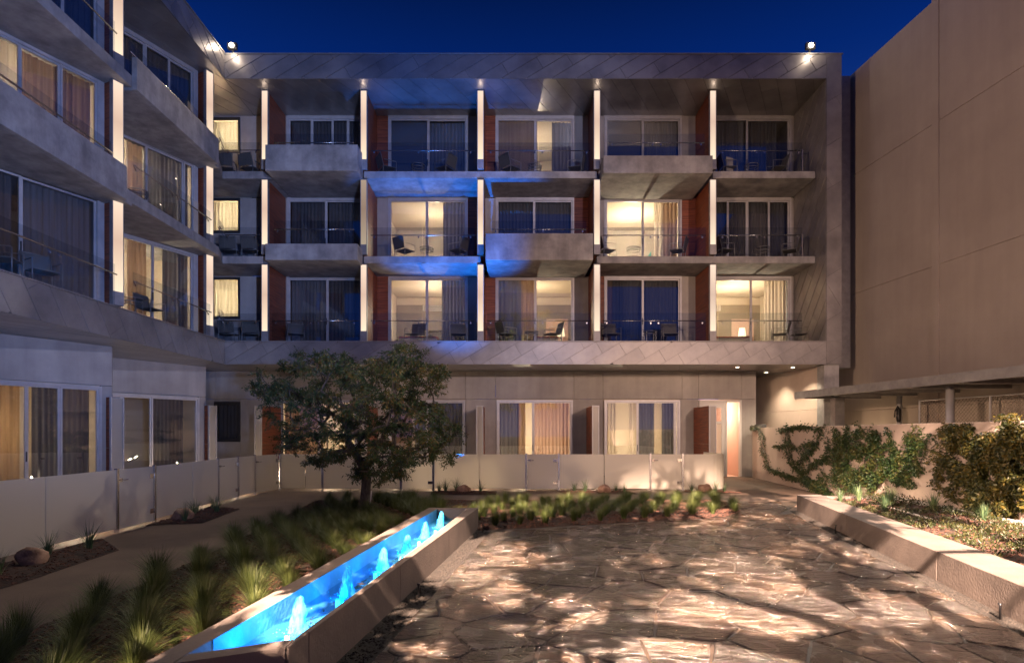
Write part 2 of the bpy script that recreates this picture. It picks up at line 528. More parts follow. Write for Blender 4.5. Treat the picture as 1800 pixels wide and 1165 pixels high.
def clip(poly, nx, ny, d):
    """keep nx*x+ny*y<=d"""
    out = []
    for i in range(len(poly)):
        a = poly[i]; b = poly[(i + 1) % len(poly)]
        da = nx * a[0] + ny * a[1] - d; db = nx * b[0] + ny * b[1] - d
        if da <= 0: out.append(a)
        if (da < 0 < db) or (db < 0 < da):
            t = da / (da - db)
            out.append((a[0] + (b[0] - a[0]) * t, a[1] + (b[1] - a[1]) * t))
    return out


def clip_convex(poly, conv):
    """conv counter-clockwise"""
    for i in range(len(conv)):
        a = conv[i]; b = conv[(i + 1) % len(conv)]
        nx, ny = (b[1] - a[1]), -(b[0] - a[0])
        poly = clip(poly, nx, ny, nx * a[0] + ny * a[1])
        if len(poly) < 3: return []
    return poly


def area(p):
    return .5 * sum(p[i][0] * p[(i + 1) % len(p)][1] - p[(i + 1) % len(p)][0] * p[i][1] for i in range(len(p)))


def diag_tiles(parent, name, m, O, U, V, N, region, ang, w, L, t=.012, lap=.012, gap=.008, stag=.5, seed=1, backing='seam'):
    """lapped sheet panels on the plane O+u*U+v*V, facing N; region is a convex ccw polygon in (u,v)"""
    rnd = random.Random(seed)
    O, U, V, N = Vector(O), Vector(U), Vector(V), Vector(N)
    ca, sa = math.cos(R(ang)), math.sin(R(ang))
    ps = [(-sa * u + ca * v) for u, v in region]; ds = [(ca * u + sa * v) for u, v in region]
    back = MB(); back.poly3([O + U * u + V * v for u, v in region])
    back.build('panel_backing', backing, parent)
    flipped = U.cross(V).dot(N) < 0
    i = math.floor(min(ps) / w)
    cnt = 0
    while i * w < max(ps):
        off = (i * stag % 1) * L + rnd.uniform(-.1, .1) * L
        d0 = math.floor((min(ds) - off) / L) * L + off
        while d0 < max(ds):
            cell = []
            for dd, pp in ((d0 + gap / 2, i * w + gap / 2), (d0 + L - gap / 2, i * w + gap / 2), (d0 + L - gap / 2, (i + 1) * w - gap / 2), (d0 + gap / 2, (i + 1) * w - gap / 2)):
                cell.append((ca * dd - sa * pp, sa * dd + ca * pp))
            poly = clip_convex(cell, region)
            if len(poly) >= 3 and area(poly) > .006:
                mb = MB(); k = len(poly)
                top = []; bot = []
                tl = rnd.uniform(-.002, .003)
                for u, v in poly:
                    pp = (-sa * u + ca * v - i * w) / w
                    h = t + lap * (1 - pp) + tl
                    top.append(O + U * u + V * v + N * h); bot.append(O + U * u + V * v + N * .002)
                mb.v = [tuple(x) for x in top + bot]
                f = tuple(range(k))
                mb.f.append(f if not flipped else f[::-1])
                for j in range(k):
                    j2 = (j + 1) % k
                    q = (j, j + k, j2 + k, j2)
                    mb.f.append(q if not flipped else q[::-1])
                mb.build(name, m, parent)
                cnt += 1
            d0 += L
        i += 1
    return cnt


ORD = ['zeroth', 'first', 'second', 'third', 'fourth', 'fifth', 'sixth', 'seventh', 'eighth', 'ninth', 'tenth', 'eleventh',
       'twelfth', 'thirteenth', 'fourteenth', 'fifteenth', 'sixteenth', 'seventeenth', 'eighteenth', 'nineteenth', 'twentieth', 'twenty-first']


def struct(o):
    o['kind'] = 'structure'
    return o

# ------------------------------------------------------------------ ground
GX0, GX1 = -60, 60
g = MB().box(-300, 300, -200, 400, -.5, -.03).build('ground', 'soil'); struct(g)
LP = [(-40, -30), (40, -30), (40, 60), (-40, 60)]
path = MB().prism([(-24, -20), (16, -20), (16, 30), (-24, 30)], -.028, 0).build('concrete_path', 'path'); struct(path)

PAVE_NEAR = 1.2
FO = lambda y: -.60 + .115 * (y - 10.6)          # outer right face of the fountain
PW = lambda y: 6.28 + .219 * (y - 13.18)         # left face of the planter wall
FENCE = [(-6.74, 2.0), (-6.76, 7.886), (-6.80, 10.26), (-6.82, 11.36), (-7.0, 13.2), (-7.11, 14.45), (-7.13, 15.3), (-7.15, 16.57), (-6.94, 17.95)]

# bed polygon (grasses)
BED = [(-4.18, 1.6), (FO(1.6) - .1, 1.6), (FO(10.4) - .05, 10.38), (4.3, 12.04), (4.95, 12.9), (5.35, 14.6), (5.3, 15.05), (-4.95, 15.05), (-4.35, 9.2), (-4.2, 6.9)]


def inside(p, poly):
    x, y = p; c = False
    for i in range(len(poly)):
        x1, y1 = poly[i]; x2, y2 = poly[i - 1]
        if (y1 > y) != (y2 > y) and x < (x2 - x1) * (y - y1) / (y2 - y1) + x1:
            c = not c
    return c


def edge_dist(p, poly):
    best = 1e9
    for i in range(len(poly)):
        a = Vector(poly[i - 1]); b = Vector(poly[i]); q = Vector(p)
        t = max(0, min(1, (q - a).dot(b - a) / max(1e-6, (b - a).length_squared)))
        best = min(best, (a + (b - a) * t - q).length)
    return best


def mulch_bed(name, poly, step=.12, mound=.05, z=.004, chips=2000, seed=1, chip=.05, soil='soil', chipm='chip', zmax=.0):
    rnd = random.Random(seed)
    xs = [p[0] for p in poly]; ys = [p[1] for p in poly]
    verts, faces, idx = [], [], {}
    nx = int((max(xs) - min(xs)) / step) + 1; ny = int((max(ys) - min(ys)) / step) + 1

    def hgt(x, y):
        d = edge_dist((x, y), poly)
        return z + min(1, d / .35) * mound * (.75 + .5 * noise.noise(Vector((x * 2, y * 2, 3)))) + .012 * max(0, noise.noise(Vector((x * 9, y * 9, 1)))) * min(1, d / .1)

    def vid(i, j):
        if (i, j) not in idx:
            x = min(xs) + i * step; y = min(ys) + j * step
            idx[(i, j)] = len(verts); verts.append((x, y, hgt(x, y)))
        return idx[(i, j)]
    for i in range(nx):
        for j in range(ny):
            x = min(xs) + (i + .5) * step; y = min(ys) + (j + .5) * step
            if inside((x, y), poly) and edge_dist((x, y), poly) > step * .5:
                faces.append((vid(i, j), vid(i + 1, j), vid(i + 1, j + 1), vid(i, j + 1)))
    mb = MB(); mb.v = verts; mb.f = faces
    mb.poly3([(p[0], p[1], z) for p in poly])
    o = mb.build(name, soil, smooth=True); struct(o)
    cb = MB(); k = 0; tries = 0
    while k < chips and tries < chips * 6:
        tries += 1
        x = rnd.uniform(min(xs), max(xs)); y = rnd.uniform(max(min(ys), 2.2), max(ys))
        if not inside((x, y), poly) or edge_dist((x, y), poly) < .03: continue
        zz = hgt(x, y) + rnd.uniform(0, .012)
        a = rnd.uniform(0, 6.28); l_ = chip * rnd.uniform(.5, 1.5); w_ = chip * rnd.uniform(.25, .8); tl = rnd.uniform(-.4, .4)
        ca, sa = math.cos(a), math.sin(a)
        t_ = rnd.uniform(.004, .012)
        i = len(cb.v)
        for (p, q, r_) in ((-l_, -w_, 0), (l_, -w_ * .6, 0), (l_ * .8, w_, 0), (-l_ * .9, w_ * .7, 0), (-l_ * .8, -w_ * .5, t_), (l_ * .85, -w_ * .4, t_), (l_ * .6, w_ * .8, t_), (-l_ * .7, w_ * .5, t_)):
            p *= .5; q *= .5
            cb.v.append((x + ca * p - sa * q, y + sa * p + ca * q, zz + r_ + p * tl))
        cb.f += [(i + 4, i + 5, i + 6, i + 7), (i, i + 1, i + 5, i + 4), (i + 1, i + 2, i + 6, i + 5), (i + 2, i + 3, i + 7, i + 6), (i + 3, i, i + 4, i + 7)]
        k += 1
    c = cb.build(name.replace('bed', 'chips'), chipm)
    c['kind'] = 'stuff'
    return hgt


bed_h = mulch_bed('mulch_bed', BED, .14, .06, chips=20000, seed=3, chip=.040)

# ------------------------------------------------------------------ flagstone paving
G = .27
pave_A = [(FO(PAVE_NEAR) + G, PAVE_NEAR), (PW(PAVE_NEAR) - .22, PAVE_NEAR), (PW(13.0) - .22, 13.0), (FO(10.4) + .12 + .02 + (13.0 - 10.4) / .3465 * 0, 10.42)]
# A: below the back edge line; B: beyond it on the right
back = [(FO(10.4) + G, 10.45), (4.32, 12.0)]
pave_A = [(FO(PAVE_NEAR) + G, PAVE_NEAR), (PW(PAVE_NEAR) - .22, PAVE_NEAR), (PW(12.62) - .22, 12.62), (4.32, 12.0), (FO(10.4) + G, 10.45)]
pave_B = [(4.32, 12.0), (PW(12.62) - .22, 12.62), (6.15, 13.3), (7.15, 14.75), (5.55, 14.75)]
base = MB().prism(pave_A, .001, .012)
base.prism(pave_B, .001, .012)
pb = base.build('paving_mortar', 'grout'); struct(pb)
pave = thing('flagstone_paving', 'wet irregular flagstone paving between the fountain trough and the long planter wall', 'paving', (2, 7, 0))
pave['kind'] = 'structure'
del pave['category']
del pave['label']
rnd = random.Random(11)
seeds = []
tries = 0
while tries < 6000 and len(seeds) < 420:
    tries += 1
    x = rnd.uniform(-2.2, 7.6); y = rnd.uniform(PAVE_NEAR - .5, 15.2)
    rr = .37 + .08 * noise.noise(Vector((x, y, 0)))
    if all((x - a) ** 2 + (y - b) ** 2 > (rr * rnd.uniform(.75, 1.5)) ** 2 for a, b in seeds):
        seeds.append((x, y))
nst = 0
for si, (x, y) in enumerate(seeds):
    cell = [(x - 1.5, y - 1.5), (x + 1.5, y - 1.5), (x + 1.5, y + 1.5), (x - 1.5, y + 1.5)]
    for (a, b) in seeds:
        if (a, b) != (x, y) and abs(a - x) < 2.2 and abs(b - y) < 2.2:
            nx, ny = a - x, b - y
            ln = math.hypot(nx, ny)
            cell = clip(cell, nx / ln, ny / ln, (nx * (x + a) / 2 + ny * (y + b) / 2) / ln - .007)
            if len(cell) < 3: break
    if len(cell) < 3: continue
    for reg in (pave_A, pave_B):
        p = clip_convex(cell, reg)
        if len(p) < 3 or area(p) < .012: continue
        # irregular outline
        q = []
        for i in range(len(p)):
            a = Vector(p[i]); b = Vector(p[(i + 1) % len(p)])
            ln = (b - a).length
            if ln < .03: q.append(a); continue
            d = (b - a) / ln; nn = Vector((-d.y, d.x))
            q.append(a + d * min(.022, ln * .2))
            kk = max(1, int(ln / .13))
            for s_ in range(1, kk):
                q.append(a + d * ln * s_ / kk + nn * rnd.uniform(0, .010))
            q.append(b - d * min(.022, ln * .2))
        cx, cy = sum(v.x for v in q) / len(q), sum(v.y for v in q) / len(q)
        hz = rnd.uniform(.019, .028); tx, ty = rnd.uniform(-.010, .010), rnd.uniform(-.010, .010)
        mb = MB(); k = len(q)
        for v in q: mb.v.append((v.x, v.y, .004))
        for v in q: mb.v.append((v.x, v.y, hz - .006 + tx * (v.x - cx) + ty * (v.y - cy)))
        for v in q:
            w_ = Vector((cx, cy)) + (v - Vector((cx, cy))) * .96
            mb.v.append((w_.x, w_.y, hz + tx * (w_.x - cx) + ty * (w_.y - cy)))
        for i in range(k):
            j = (i + 1) % k
            mb.f.append((i, j, k + j, k + i)); mb.f.append((k + i, k + j, 2 * k + j, 2 * k + i))
        mb.f.append(tuple(2 * k + i for i in range(k)))
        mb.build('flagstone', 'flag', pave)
        nst += 1
print('flagstones', nst)

# dark gravel gaps, also standing in for the shade beside fountain and planter
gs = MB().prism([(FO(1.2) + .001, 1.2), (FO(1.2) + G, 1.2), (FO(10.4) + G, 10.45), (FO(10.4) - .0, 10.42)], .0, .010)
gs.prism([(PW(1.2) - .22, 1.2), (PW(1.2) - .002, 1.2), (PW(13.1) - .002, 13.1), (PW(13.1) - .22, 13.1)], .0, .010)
gso = gs.build('shade_gravel_strip', 'gravel'); struct(gso)
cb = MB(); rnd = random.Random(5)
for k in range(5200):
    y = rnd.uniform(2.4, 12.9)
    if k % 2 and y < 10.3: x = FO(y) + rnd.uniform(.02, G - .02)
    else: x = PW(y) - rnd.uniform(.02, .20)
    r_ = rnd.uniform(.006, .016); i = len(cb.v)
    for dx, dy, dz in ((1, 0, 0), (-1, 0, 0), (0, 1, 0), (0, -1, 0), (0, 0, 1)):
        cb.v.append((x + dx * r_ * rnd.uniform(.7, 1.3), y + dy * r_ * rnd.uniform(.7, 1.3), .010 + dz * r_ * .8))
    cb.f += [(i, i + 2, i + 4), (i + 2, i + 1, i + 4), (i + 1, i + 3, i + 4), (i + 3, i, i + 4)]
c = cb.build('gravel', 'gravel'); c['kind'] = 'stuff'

# ------------------------------------------------------------------ hotel building
F = {1: 4.95, 2: 8.05, 3: 11.10}
WT = {1: 7.74, 2: 10.78, 3: 13.93}
CE = {1: 7.77, 2: 10.81, 3: 14.0}
SOF = 4.09; BT = 4.88; PT = 14.86; PB = 14.01
hotel = thing('hotel_building', 'modern hotel with three rows of lit balconies round two sides of the courtyard', 'hotel', (0, 23, 0))
YF = 20.75; YI = 23.2
FX = [-8.87, -5.32, -1.13, 3.05, 7.21]


def curtain(parent, o, u, n, a0, a1, b, c0, c1, m, folds=None, amp=.035, seed=0):
    rnd = random.Random(seed)
    w = abs(a1 - a0)
    folds = folds or max(2, int(w / .13))
    k = folds * 6
    mb = MB(o, u, n)
    ph = rnd.uniform(0, 6)
    for i in range(k + 1):
        t = i / k
        bb = b + amp * math.sin(t * folds * 6.2832 + ph) * (.8 + .3 * math.sin(t * 11 + ph)) + .01 * math.sin(t * 47)
        mb.v.append(mb.P(a0 + (a1 - a0) * t, bb, c0)); mb.v.append(mb.P(a0 + (a1 - a0) * t + .004 * math.sin(t * 33), bb * 1 - .006, c1))
    for i in range(k):
        mb.f.append((2 * i, 2 * i + 2, 2 * i + 3, 2 * i + 1))
    return mb.build('curtain', m, parent, smooth=True)


def window(parent, o, u, Wd, z0, z1, mull, covers=(), lit=0, frame='alu', room=True, depth=4.0, sill=.06, roomw=.4, rcol=(1, .77, .50), lampz=1.7, seed=0, fw=.07, handle=True):
    n = (u[1], -u[0])
    oo = (o[0], o[1], 0)
    mb = MB(oo, u, n)
    # outer frame
    mb.box(0, fw, -.08, .06, z0, z1); mb.box(Wd - fw, Wd, -.08, .06, z0, z1)
    mb.box(fw, Wd - fw, -.08, .06, z1 - fw, z1); mb.box(fw, Wd - fw, -.08, .06, z0, z0 + sill)
    w = mb.build('window', frame, parent)
    edges = [fw] + list(mull) + [Wd - fw]
    for i in range(len(edges) - 1):
        a0, a1 = edges[i], edges[i + 1]
        off = -.035 if i % 2 else .0
        s = .045
        q = MB(oo, u, n)
        q.box(a0, a0 + s, off - .03, off + .02, z0 + sill, z1 - fw); q.box(a1 - s, a1, off - .03, off + .02, z0 + sill, z1 - fw)
        q.box(a0 + s, a1 - s, off - .03, off + .02, z1 - fw - s, z1 - fw); q.box(a0 + s, a1 - s, off - .03, off + .02, z0 + sill, z0 + sill + s)
        q.build('sash', frame, w)
        p = MB(oo, u, n).box(a0 + s, a1 - s, off - .008, off + .0, z0 + sill + s, z1 - fw - s)
        p.build('pane', 'glass', w)
    if handle and mull:
        MB(oo, u, n).box(mull[0] - .03, mull[0] - .005, .025, .05, z0 + .95, z0 + 1.2).build('handle', 'dark_alu', w)
    for j, (a0, a1, m) in enumerate(covers):
        if m == 'litblind':
            MB(oo, u, n).box(a0, a1, -.16, -.155, z0 + .02, z1 - .05).build('blind', 'litblind', w)
        elif m == 'blind':
            MB(oo, u, n).box(a0, a1, -.16, -.15, z0 + .02, z1 - .05).build('blind', 'blind', w)
        else:
            curtain(w, oo, u, n, a0, a1, -.22 - .05 * (j % 2), z0 + .03, z1 - .05, m, seed=seed * 7 + j)
    if room:
        h1 = z1 + .12
        ra, rb = -roomw, Wd + roomw
        mb = MB(oo, u, n)
        P = mb.P
        c = [P(ra, -.085, z0), P(rb, -.085, z0), P(rb, -depth, z0), P(ra, -depth, z0), P(ra, -.085, h1), P(rb, -.085, h1), P(rb, -depth, h1), P(ra, -depth, h1)]
        mb.v = [tuple(x) for x in c]
        mb.f = [(3, 2, 6, 7), (0, 3, 7, 4), (2, 1, 5, 6), (4, 7, 6, 5)]
        # wall around the opening seen from inside
        i = len(mb.v)
        mb.v += [P(0, -.085, z0), P(0, -.085, z1), P(Wd, -.085, z1), P(Wd, -.085, z0)]
        mb.f += [(0, i, i + 1, 4), (4, i + 1, i + 2, 5), (5, i + 2, i + 3, 1)]
        r = mb.build('room', 'room' if lit else 'roomdark', parent)  # rooms without a lamp get the darker wall colour as shade
        MB(oo, u, n).box(ra, rb, -depth, -.09, z0 - .04, z0 + .005).build('room_floor', 'carpet', r)
        if lit:
            p = P(Wd * .5, -min(1.9, depth * .5), z0 + lampz)
            lamp('room_light', 'POINT', p, lit * .82, rcol, size=.03)
        return w, r, (oo, u, n)
    return w, None, (oo, u, n)


def interior(r, fr, x0, x1, z0, h, depth=4.0):
    """accent wall with air grille and round mirror, a bed with lamp: seen in the lit rooms of the first balcony floor"""
    oo, u, n = fr
    MB(oo, u, n).box(x0, x1, -depth + .01, -depth + .05, z0, z0 + h - .35).build('accent_wall', 'roomdark', r)
    q = MB(oo, u, n)
    gx = x0 + (x1 - x0) * .30; gz = z0 + h - .62
    q.box(gx, gx + .95, -depth + .055, -depth + .08, gz, gz + .03); q.box(gx, gx + .95, -depth + .055, -depth + .08, gz + .22, gz + .25)
    q.box(gx, gx + .03, -depth + .055, -depth + .08, gz + .03, gz + .22); q.box(gx + .92, gx + .95, -depth + .055, -depth + .08, gz + .03, gz + .22)
    for k in range(5):
        q.box(gx + .03, gx + .92, -depth + .055, -depth + .07, gz + .055 + .03 * k, gz + .067 + .03 * k)
    q.build('air_grille', 'trim', r)
    MB(oo, u, n).box(x1 - 1.3, x1 - .3, -depth + .055, -depth + .1, z0, z0 + h - 1.0).build('door_panel', 'pinkdoor', r)


BU = (1, 0)
SHEER, DR, GD, PD = 'sheer', 'drape', 'greydrape', 'paledrape'
bays = {  # x0, x1
    1: (-8.72, -5.72), 2: (-4.80, -1.72), 3: (-.64, 2.41), 4: (3.58, 6.58), 5: (7.78, 10.83)}
conf = {
    # (bay, level): mullions, covers, light
    (1, 3): ([.95, 1.75, 2.35], [(.1, 2.9, GD)], 0), (1, 2): ([1.5], [(.1, 1.45, GD), (1.55, 2.9, GD)], 0), (1, 1): ([1.55], [(.1, 1.5, PD), (1.55, 2.9, GD)], 0),
    (2, 3): ([1.55], [(.1, 1.5, 'blind'), (1.55, 3.0, PD)], 0), (2, 2): ([1.5], [(2.1, 2.98, GD)], 260), (2, 1): ([1.5], [(2.05, 2.98, GD)], 300),
    (3, 3): ([1.55], [(.1, 1.62, 'litblind'), (2.2, 2.95, GD)], 170), (3, 2): ([1.5], [(.1, 1.45, GD), (1.5, 2.9, GD)], 0), (3, 1): ([1.55], [(.1, 1.0, GD), (1.0, 1.5, DR)], 300),
    (4, 3): ([1.5], [(.1, 1.45, 'blind'), (1.5, 2.9, PD)], 0), (4, 2): ([1.5], [(1.98, 2.35, SHEER), (2.3, 2.9, DR)], 620), (4, 1): ([1.5], [(.1, .35, DR), (.3, 1.5, GD), (1.5, 2.9, GD)], 0),
    (5, 3): ([1.35], [(.1, 1.3, PD), (1.4, 2.6, GD)], 0), (5, 2): ([.6, 1.35, 2.2], [(.1, 2.9, GD)], 0), (5, 1): ([1.5], [(2.1, 2.95, SHEER)], 520),
}
M['litblind'] = curtain_mat('linen_shade', (.50, .40, .27), .5)
left_wood = {(1, 3): 0, (2, 3): 1, (3, 3): 1, (4, 3): 0, (5, 3): 0, (2, 2): 0, (3, 2): 0, (4, 2): 0, (2, 1): 1, (3, 1): 1, (4, 1): 1}
right_wood = {(2, 2): 1, (3, 2): 1, (4, 2): 1}
for (b, L), (mu, cov, lit) in conf.items():
    x0, x1 = bays[b]
    z0, z1 = F[L], WT[L]
    w, r, fr = window(hotel, (x0, YI), BU, x1 - x0, z0, z1, mu, cov, lit, seed=b * 3 + L, roomw=.45)
    # infill beside the window
    lx = FX[b - 1] + .09
    rx = FX[b] - .09 if b < 5 else 10.93
    q = MB().box(lx, x0 - .003, YI - .02, YI + .12, z0 - .05, CE[L])
    q.build('infill_panel', 'wood' if left_wood.get((b, L)) else 'plaster', hotel)
    if rx > x1 + .02:
        q = MB().box(x1 + .003, rx, YI - .02, YI + .12, z0 - .05, CE[L])
        q.build('infill_panel', 'wood' if right_wood.get((b, L)) else 'plaster', hotel)
    MB().box(x0, x1, YI - .02, YI + .12, z1 + .002, CE[L] + .2).build('window_head', 'alu', hotel)
    if L == 1 and lit:
        interior(r, fr, -.44, x1 - x0 + .44, z0, z1 - z0 + .12)
    if (b, L) == (4, 2):
        oo, u, n = fr
        t = MB(oo, u, n)
        t.v = [t.P(1.45, -1.6, z0 + .01), t.P(2.2, -1.6, z0 + .01), t.P(2.2, -1.6, z0 + 1.2), t.P(1.45, -1.65, z0 + .01), t.P(2.2, -1.65, z0 + .01), t.P(2.2, -1.65, z0 + 1.2)]
        t.f = [(0, 1, 2), (3, 5, 4), (0, 2, 5, 3), (1, 4, 5, 2), (0, 3, 4, 1)]
        t.build('painted_stair_side', 'teal', r)
# corner part of the back wall: window with yellow sheer on each floor
cz = {1: (6.12, 7.74), 2: (9.45, 10.80), 3: (12.57, 13.93)}
for L in (1, 2, 3):
    a, b_ = cz[L]
    window(hotel, (-11.75, YI), BU, 1.2, a, b_, [], [(.05, 1.15, 'yellow')], 165, frame='dark_alu', roomw=.35, depth=2.2, rcol=(1, .80, .50), lampz=.8, fw=.04, seed=L, handle=False)
    MB().box(-12.6, -11.753, YI - .02, YI + .12, F[L] - .05, CE[L]).build('wall_panel', 'plaster', hotel)
    MB().box(-10.547, FX[0] - .09, YI - .02, YI + .12, F[L] - .05, CE[L]).build('wall_panel', 'plaster', hotel)
    MB().box(-11.75, -10.55, YI - .02, YI + .12, F[L] - .05, a - .003).build('wall_panel', 'plaster', hotel)
    MB().box(-11.75, -10.55, YI - .02, YI + .12, b_ + .003, CE[L]).build('wall_panel', 'plaster', hotel)

# fins with light strips -------------------------------------------------
def fin(o, u, L, dep, dim=False, wth=.24):
    """o: front centre of the fin; u along the front face; fin runs back along -n"""
    n = (u[1], -u[0]); oo = (o[0], o[1], 0)
    zb, zt = F[L] + .05, CE[L] - .012
    h = wth / 2
    f = MB(oo, u, n)
    f.box(-h, -h + .022, -.12, 0, zb, zt); f.box(h - .022, h, -.12, 0, zb, zt); f.box(-h + .022, h - .022, -.12, -.06, zb, zt)
    f.box(-h + .022, h - .022, -.06, 0, zt - .03, zt)
    fo = f.build('fin', 'lampbox', hotel)
    MB(oo, u, n).box(-h + .024, h - .024, -.058, .006, zb + .36, zt - .032).build('light_strip', 'stripdim' if dim else 'strip', fo)
    MB(oo, u, n).box(-h + .002, h - .002, -.055, .02, zb, zb + .355).build('lamp_box', 'lampbox', fo, bevel=.006)
    zm = zb + 1.35
    g_ = .085
    MB(oo, u, n).box(-g_, g_, -dep, -.122, zb, zm - .006).build('wood_panel', 'wood', fo)
    MB(oo, u, n).box(-g_, g_, -dep, -.122, zm + .006, zt).build('wood_panel', 'wood', fo)


for i, x in enumerate(FX):
    for L in (1, 2, 3):
        fin((x, 21.42), BU, L, 1.79, dim=(i == 1 and L == 2))
    lamp('strip_top_glow', 'POINT', (x, 21.36, 13.80), .9, (1, .76, .56), size=.03)
UL = (.43, .903)
for L in (1, 2, 3):
    fin((-10.18, 15.44), UL, L, 1.3, wth=.29)
    fin((-10.27, 20.30), UL, L, 1.3, wth=.29)
    fin((-10.10, 10.55), UL, L, 1.3, wth=.29)

for (x, y) in ((-9.95, 15.5), (-10.05, 20.35)):
    lamp('strip_top_glow', 'POINT', (x, y, 13.80), 1.2, (1, .76, .56), size=.03)
lamp('corner_fill', 'POINT', (-11.1, 22.6, 12.9), 14, (1, .66, .36), size=.03)  # added point without a fixture, for the orange glow on the corner soffit

# balconies ---------------------------------------------------------------
def rail(b, pts, z, glass_z0, glass_z1, breaks=None):
    """handrail along pts with glass panels and clamps below it"""
    for i in range(len(pts) - 1):
        p, q = pts[i], pts[i + 1]
        d = Vector((q[0] - p[0], q[1] - p[1])); ln = d.length; d.normalize()
        k = max(1, round(ln / 2.0))
        for j in range(k):
            a0 = ln * j / k + .012; a1 = ln * (j + 1) / k - .012
            MB((p[0], p[1], 0), tuple(d)).box(a0, a1, -.006, .006, glass_z0, glass_z1).build('glass_panel', 'railglass', b)
        cl = MB((p[0], p[1], 0), tuple(d))
        for j in range(k):
            for a in ((ln * j / k + .14), (ln * (j + 1) / k - .14)):
                cl.tube([(a, .0, z - .09), (a, .03, z - .04), (a, .06, z)], .013, 5)
                cl.box(a - .025, a + .025, -.012, .012, z - .12, z - .07)
        cl.build('rail_clamps', 'steel', b)['kind'] = 'stuff'
    MB().tube([(p[0], p[1] + .06, z) for p in pts], .019, 8).build('handrail', 'steel', b, smooth=True)


# slabs: thin ones and ones with concrete upstands
para = {(1, 3): (-8.58, -5.37, 10.81, 11.72), (1, 2): (-8.58, -5.37, 7.71, 8.28), (3, 2): (-.92, 2.82, 7.71, 8.64), (4, 3): (3.18, 6.98, 10.73, 11.34)}
for L in (2, 3):
    for b in range(1, 6):
        z = F[L]
        xl = FX[b - 1]; xr = FX[b] if b < 5 else 10.9
        if b == 1: xl = -8.6
        if (b, L) in para:
            x0, x1, zb, zt = para[(b, L)]
            sl = MB().box(x0, x1, 20.92, YI - .03, zb, z)
            s = sl.build('balcony', 'concrete', hotel, bevel=.015)
            MB().box(x0, x1, 20.76, 20.916, zb, zt).build('upstand', 'concrete', s, bevel=.012)
            # curved cheek at the right-hand end
            q = MB(); q.v = []
            MB().box(x0, x0 + .14, 20.92, 21.5, z + .002, zt - .002).build('cheek', 'concrete', s)
            MB().box(x1 - .14, x1, 20.92, 21.5, z + .002, zt - .002).build('cheek', 'concrete', s)
            rail(s, [(x0 + .2, 20.99), (x1 - .2, 20.99)], z + .82, z + .1, z + 1.1)
        else:
            # soffit rises slightly towards the front edge
            mb = MB()
            y0, y1 = 21.46, YI - .03
            zb0, zb1 = z - .25, z - .27
            i = 0
            mb.v = [(xl, y0, zb0), (xr, y0, zb0), (xr, y1, zb1), (xl, y1, zb1), (xl, y0, z), (xr, y0, z), (xr, y1, z), (xl, y1, z)]
            for qd in ((3, 2, 1, 0), (4, 5, 6, 7), (0, 1, 5, 4), (1, 2, 6, 5), (2, 3, 7, 6), (3, 0, 4, 7)): mb.f.append(qd)
            s = mb.build('balcony', 'concrete', hotel, bevel=.012)
            xe = 10.45 if b == 5 else xr - .22
            rail(s, [(xl + .22, 21.50), (xe, 21.50)], z + .78, z + .02, z + 1.04)
            if b == 5:
                MB().box(xe - .02, xe + .02, 21.49, 21.53, z + .002, z + .80).build('post', 'steel', s)
# the floor and railing of the first balcony storey, behind the metal band
s1 = MB().box(-10, 10.92, 21.0, YI - .03, 4.62, 4.94).build('balcony', 'slabtop', hotel)
for b in range(1, 6):
    xl = FX[b - 1] + .22; xr = (FX[b] - .22) if b < 5 else 10.45
    rail(s1, [(xl, 21.50), (xr, 21.50)], F[1] + .80, F[1] + .0, F[1] + 1.07)
# corner balconies
for L in (1, 2, 3):
    z = F[L]
    poly = [(-12.6, 19.2), (-10.02, 19.2 + 1.2), (-10.40, 21.46), (-8.605, 21.46), (-8.605, YI - .03), (-12.6, YI - .03)]
    if L == 1: poly = [(-12.6, 20.4), (-10.1, 20.4), (-10.005, 20.99), (-10.005, YI - .03), (-12.6, YI - .03)]
    s = MB().prism(poly, z - .27, z - (.01 if L == 1 else 0)).build('balcony', 'concrete', hotel, bevel=.01)
    rail(s, [(-10.12, 20.62), (-10.36, 21.50), (-9.08, 21.50)], z + .80, z + .02, z + 1.05)
# left wing balconies: A nearer, B farther
WA = (-12.06, 12.34)      # left end of the window line A at ground plan
def onA(t): return (-10.62 + UL[0] * (t), 15.45 + UL[1] * t)
for L in (1, 2, 3):
    z = F[L]
    polyA = [(-14, 9.0), (-10.0, 9.0), (-10.0, 15.36), (-10.3, 15.6), (-10.8, 15.72), (-14, 15.72)]
    polyB = [(-14, 15.73), (-10.81, 15.73), (-10.0, 15.38), (-10.0, 20.2), (-10.3, 20.4), (-12.61, 20.4), (-14, 20.4)]
    polyB = [(-14, 15.73), (-10.0, 15.73), (-10.0, 20.38), (-14, 20.38)]
    for nm, poly, yr in (('A', polyA, (9.2, 15.2)), ('B', polyB, (15.9, 20.0))):
        solid = (nm, L) in (('A', 2), ('B', 3))
        zb = z - (.38 if solid else .30)
        zt = z - (.01 if L == 1 else 0)
        if nm == 'A': poly = [(-14, 9.0), (-10.0, 9.0), (-10.0, 15.725), (-14, 15.725)]
        if L == 1:
            poly = [(x if x < -12 else -10.25, y) for x, y in poly]
        s = MB().prism(poly, zb + (.2 if L == 1 else 0), zt).build('balcony', 'concrete', hotel, bevel=.012)
        if solid:
            MB().box(-9.998, -9.86, yr[0] - .2, yr[1] + .1, zb, z + .48).build('upstand', 'concrete', s, bevel=.012)
            rail(s, [(-10.2, yr[0]), (-10.2, yr[1])], z + .80, z + .1, z + 1.05)
        else:
            rail(s, [(-10.10, yr[0]), (-10.10, yr[1])], z + .80, z + .02, z + 1.05)
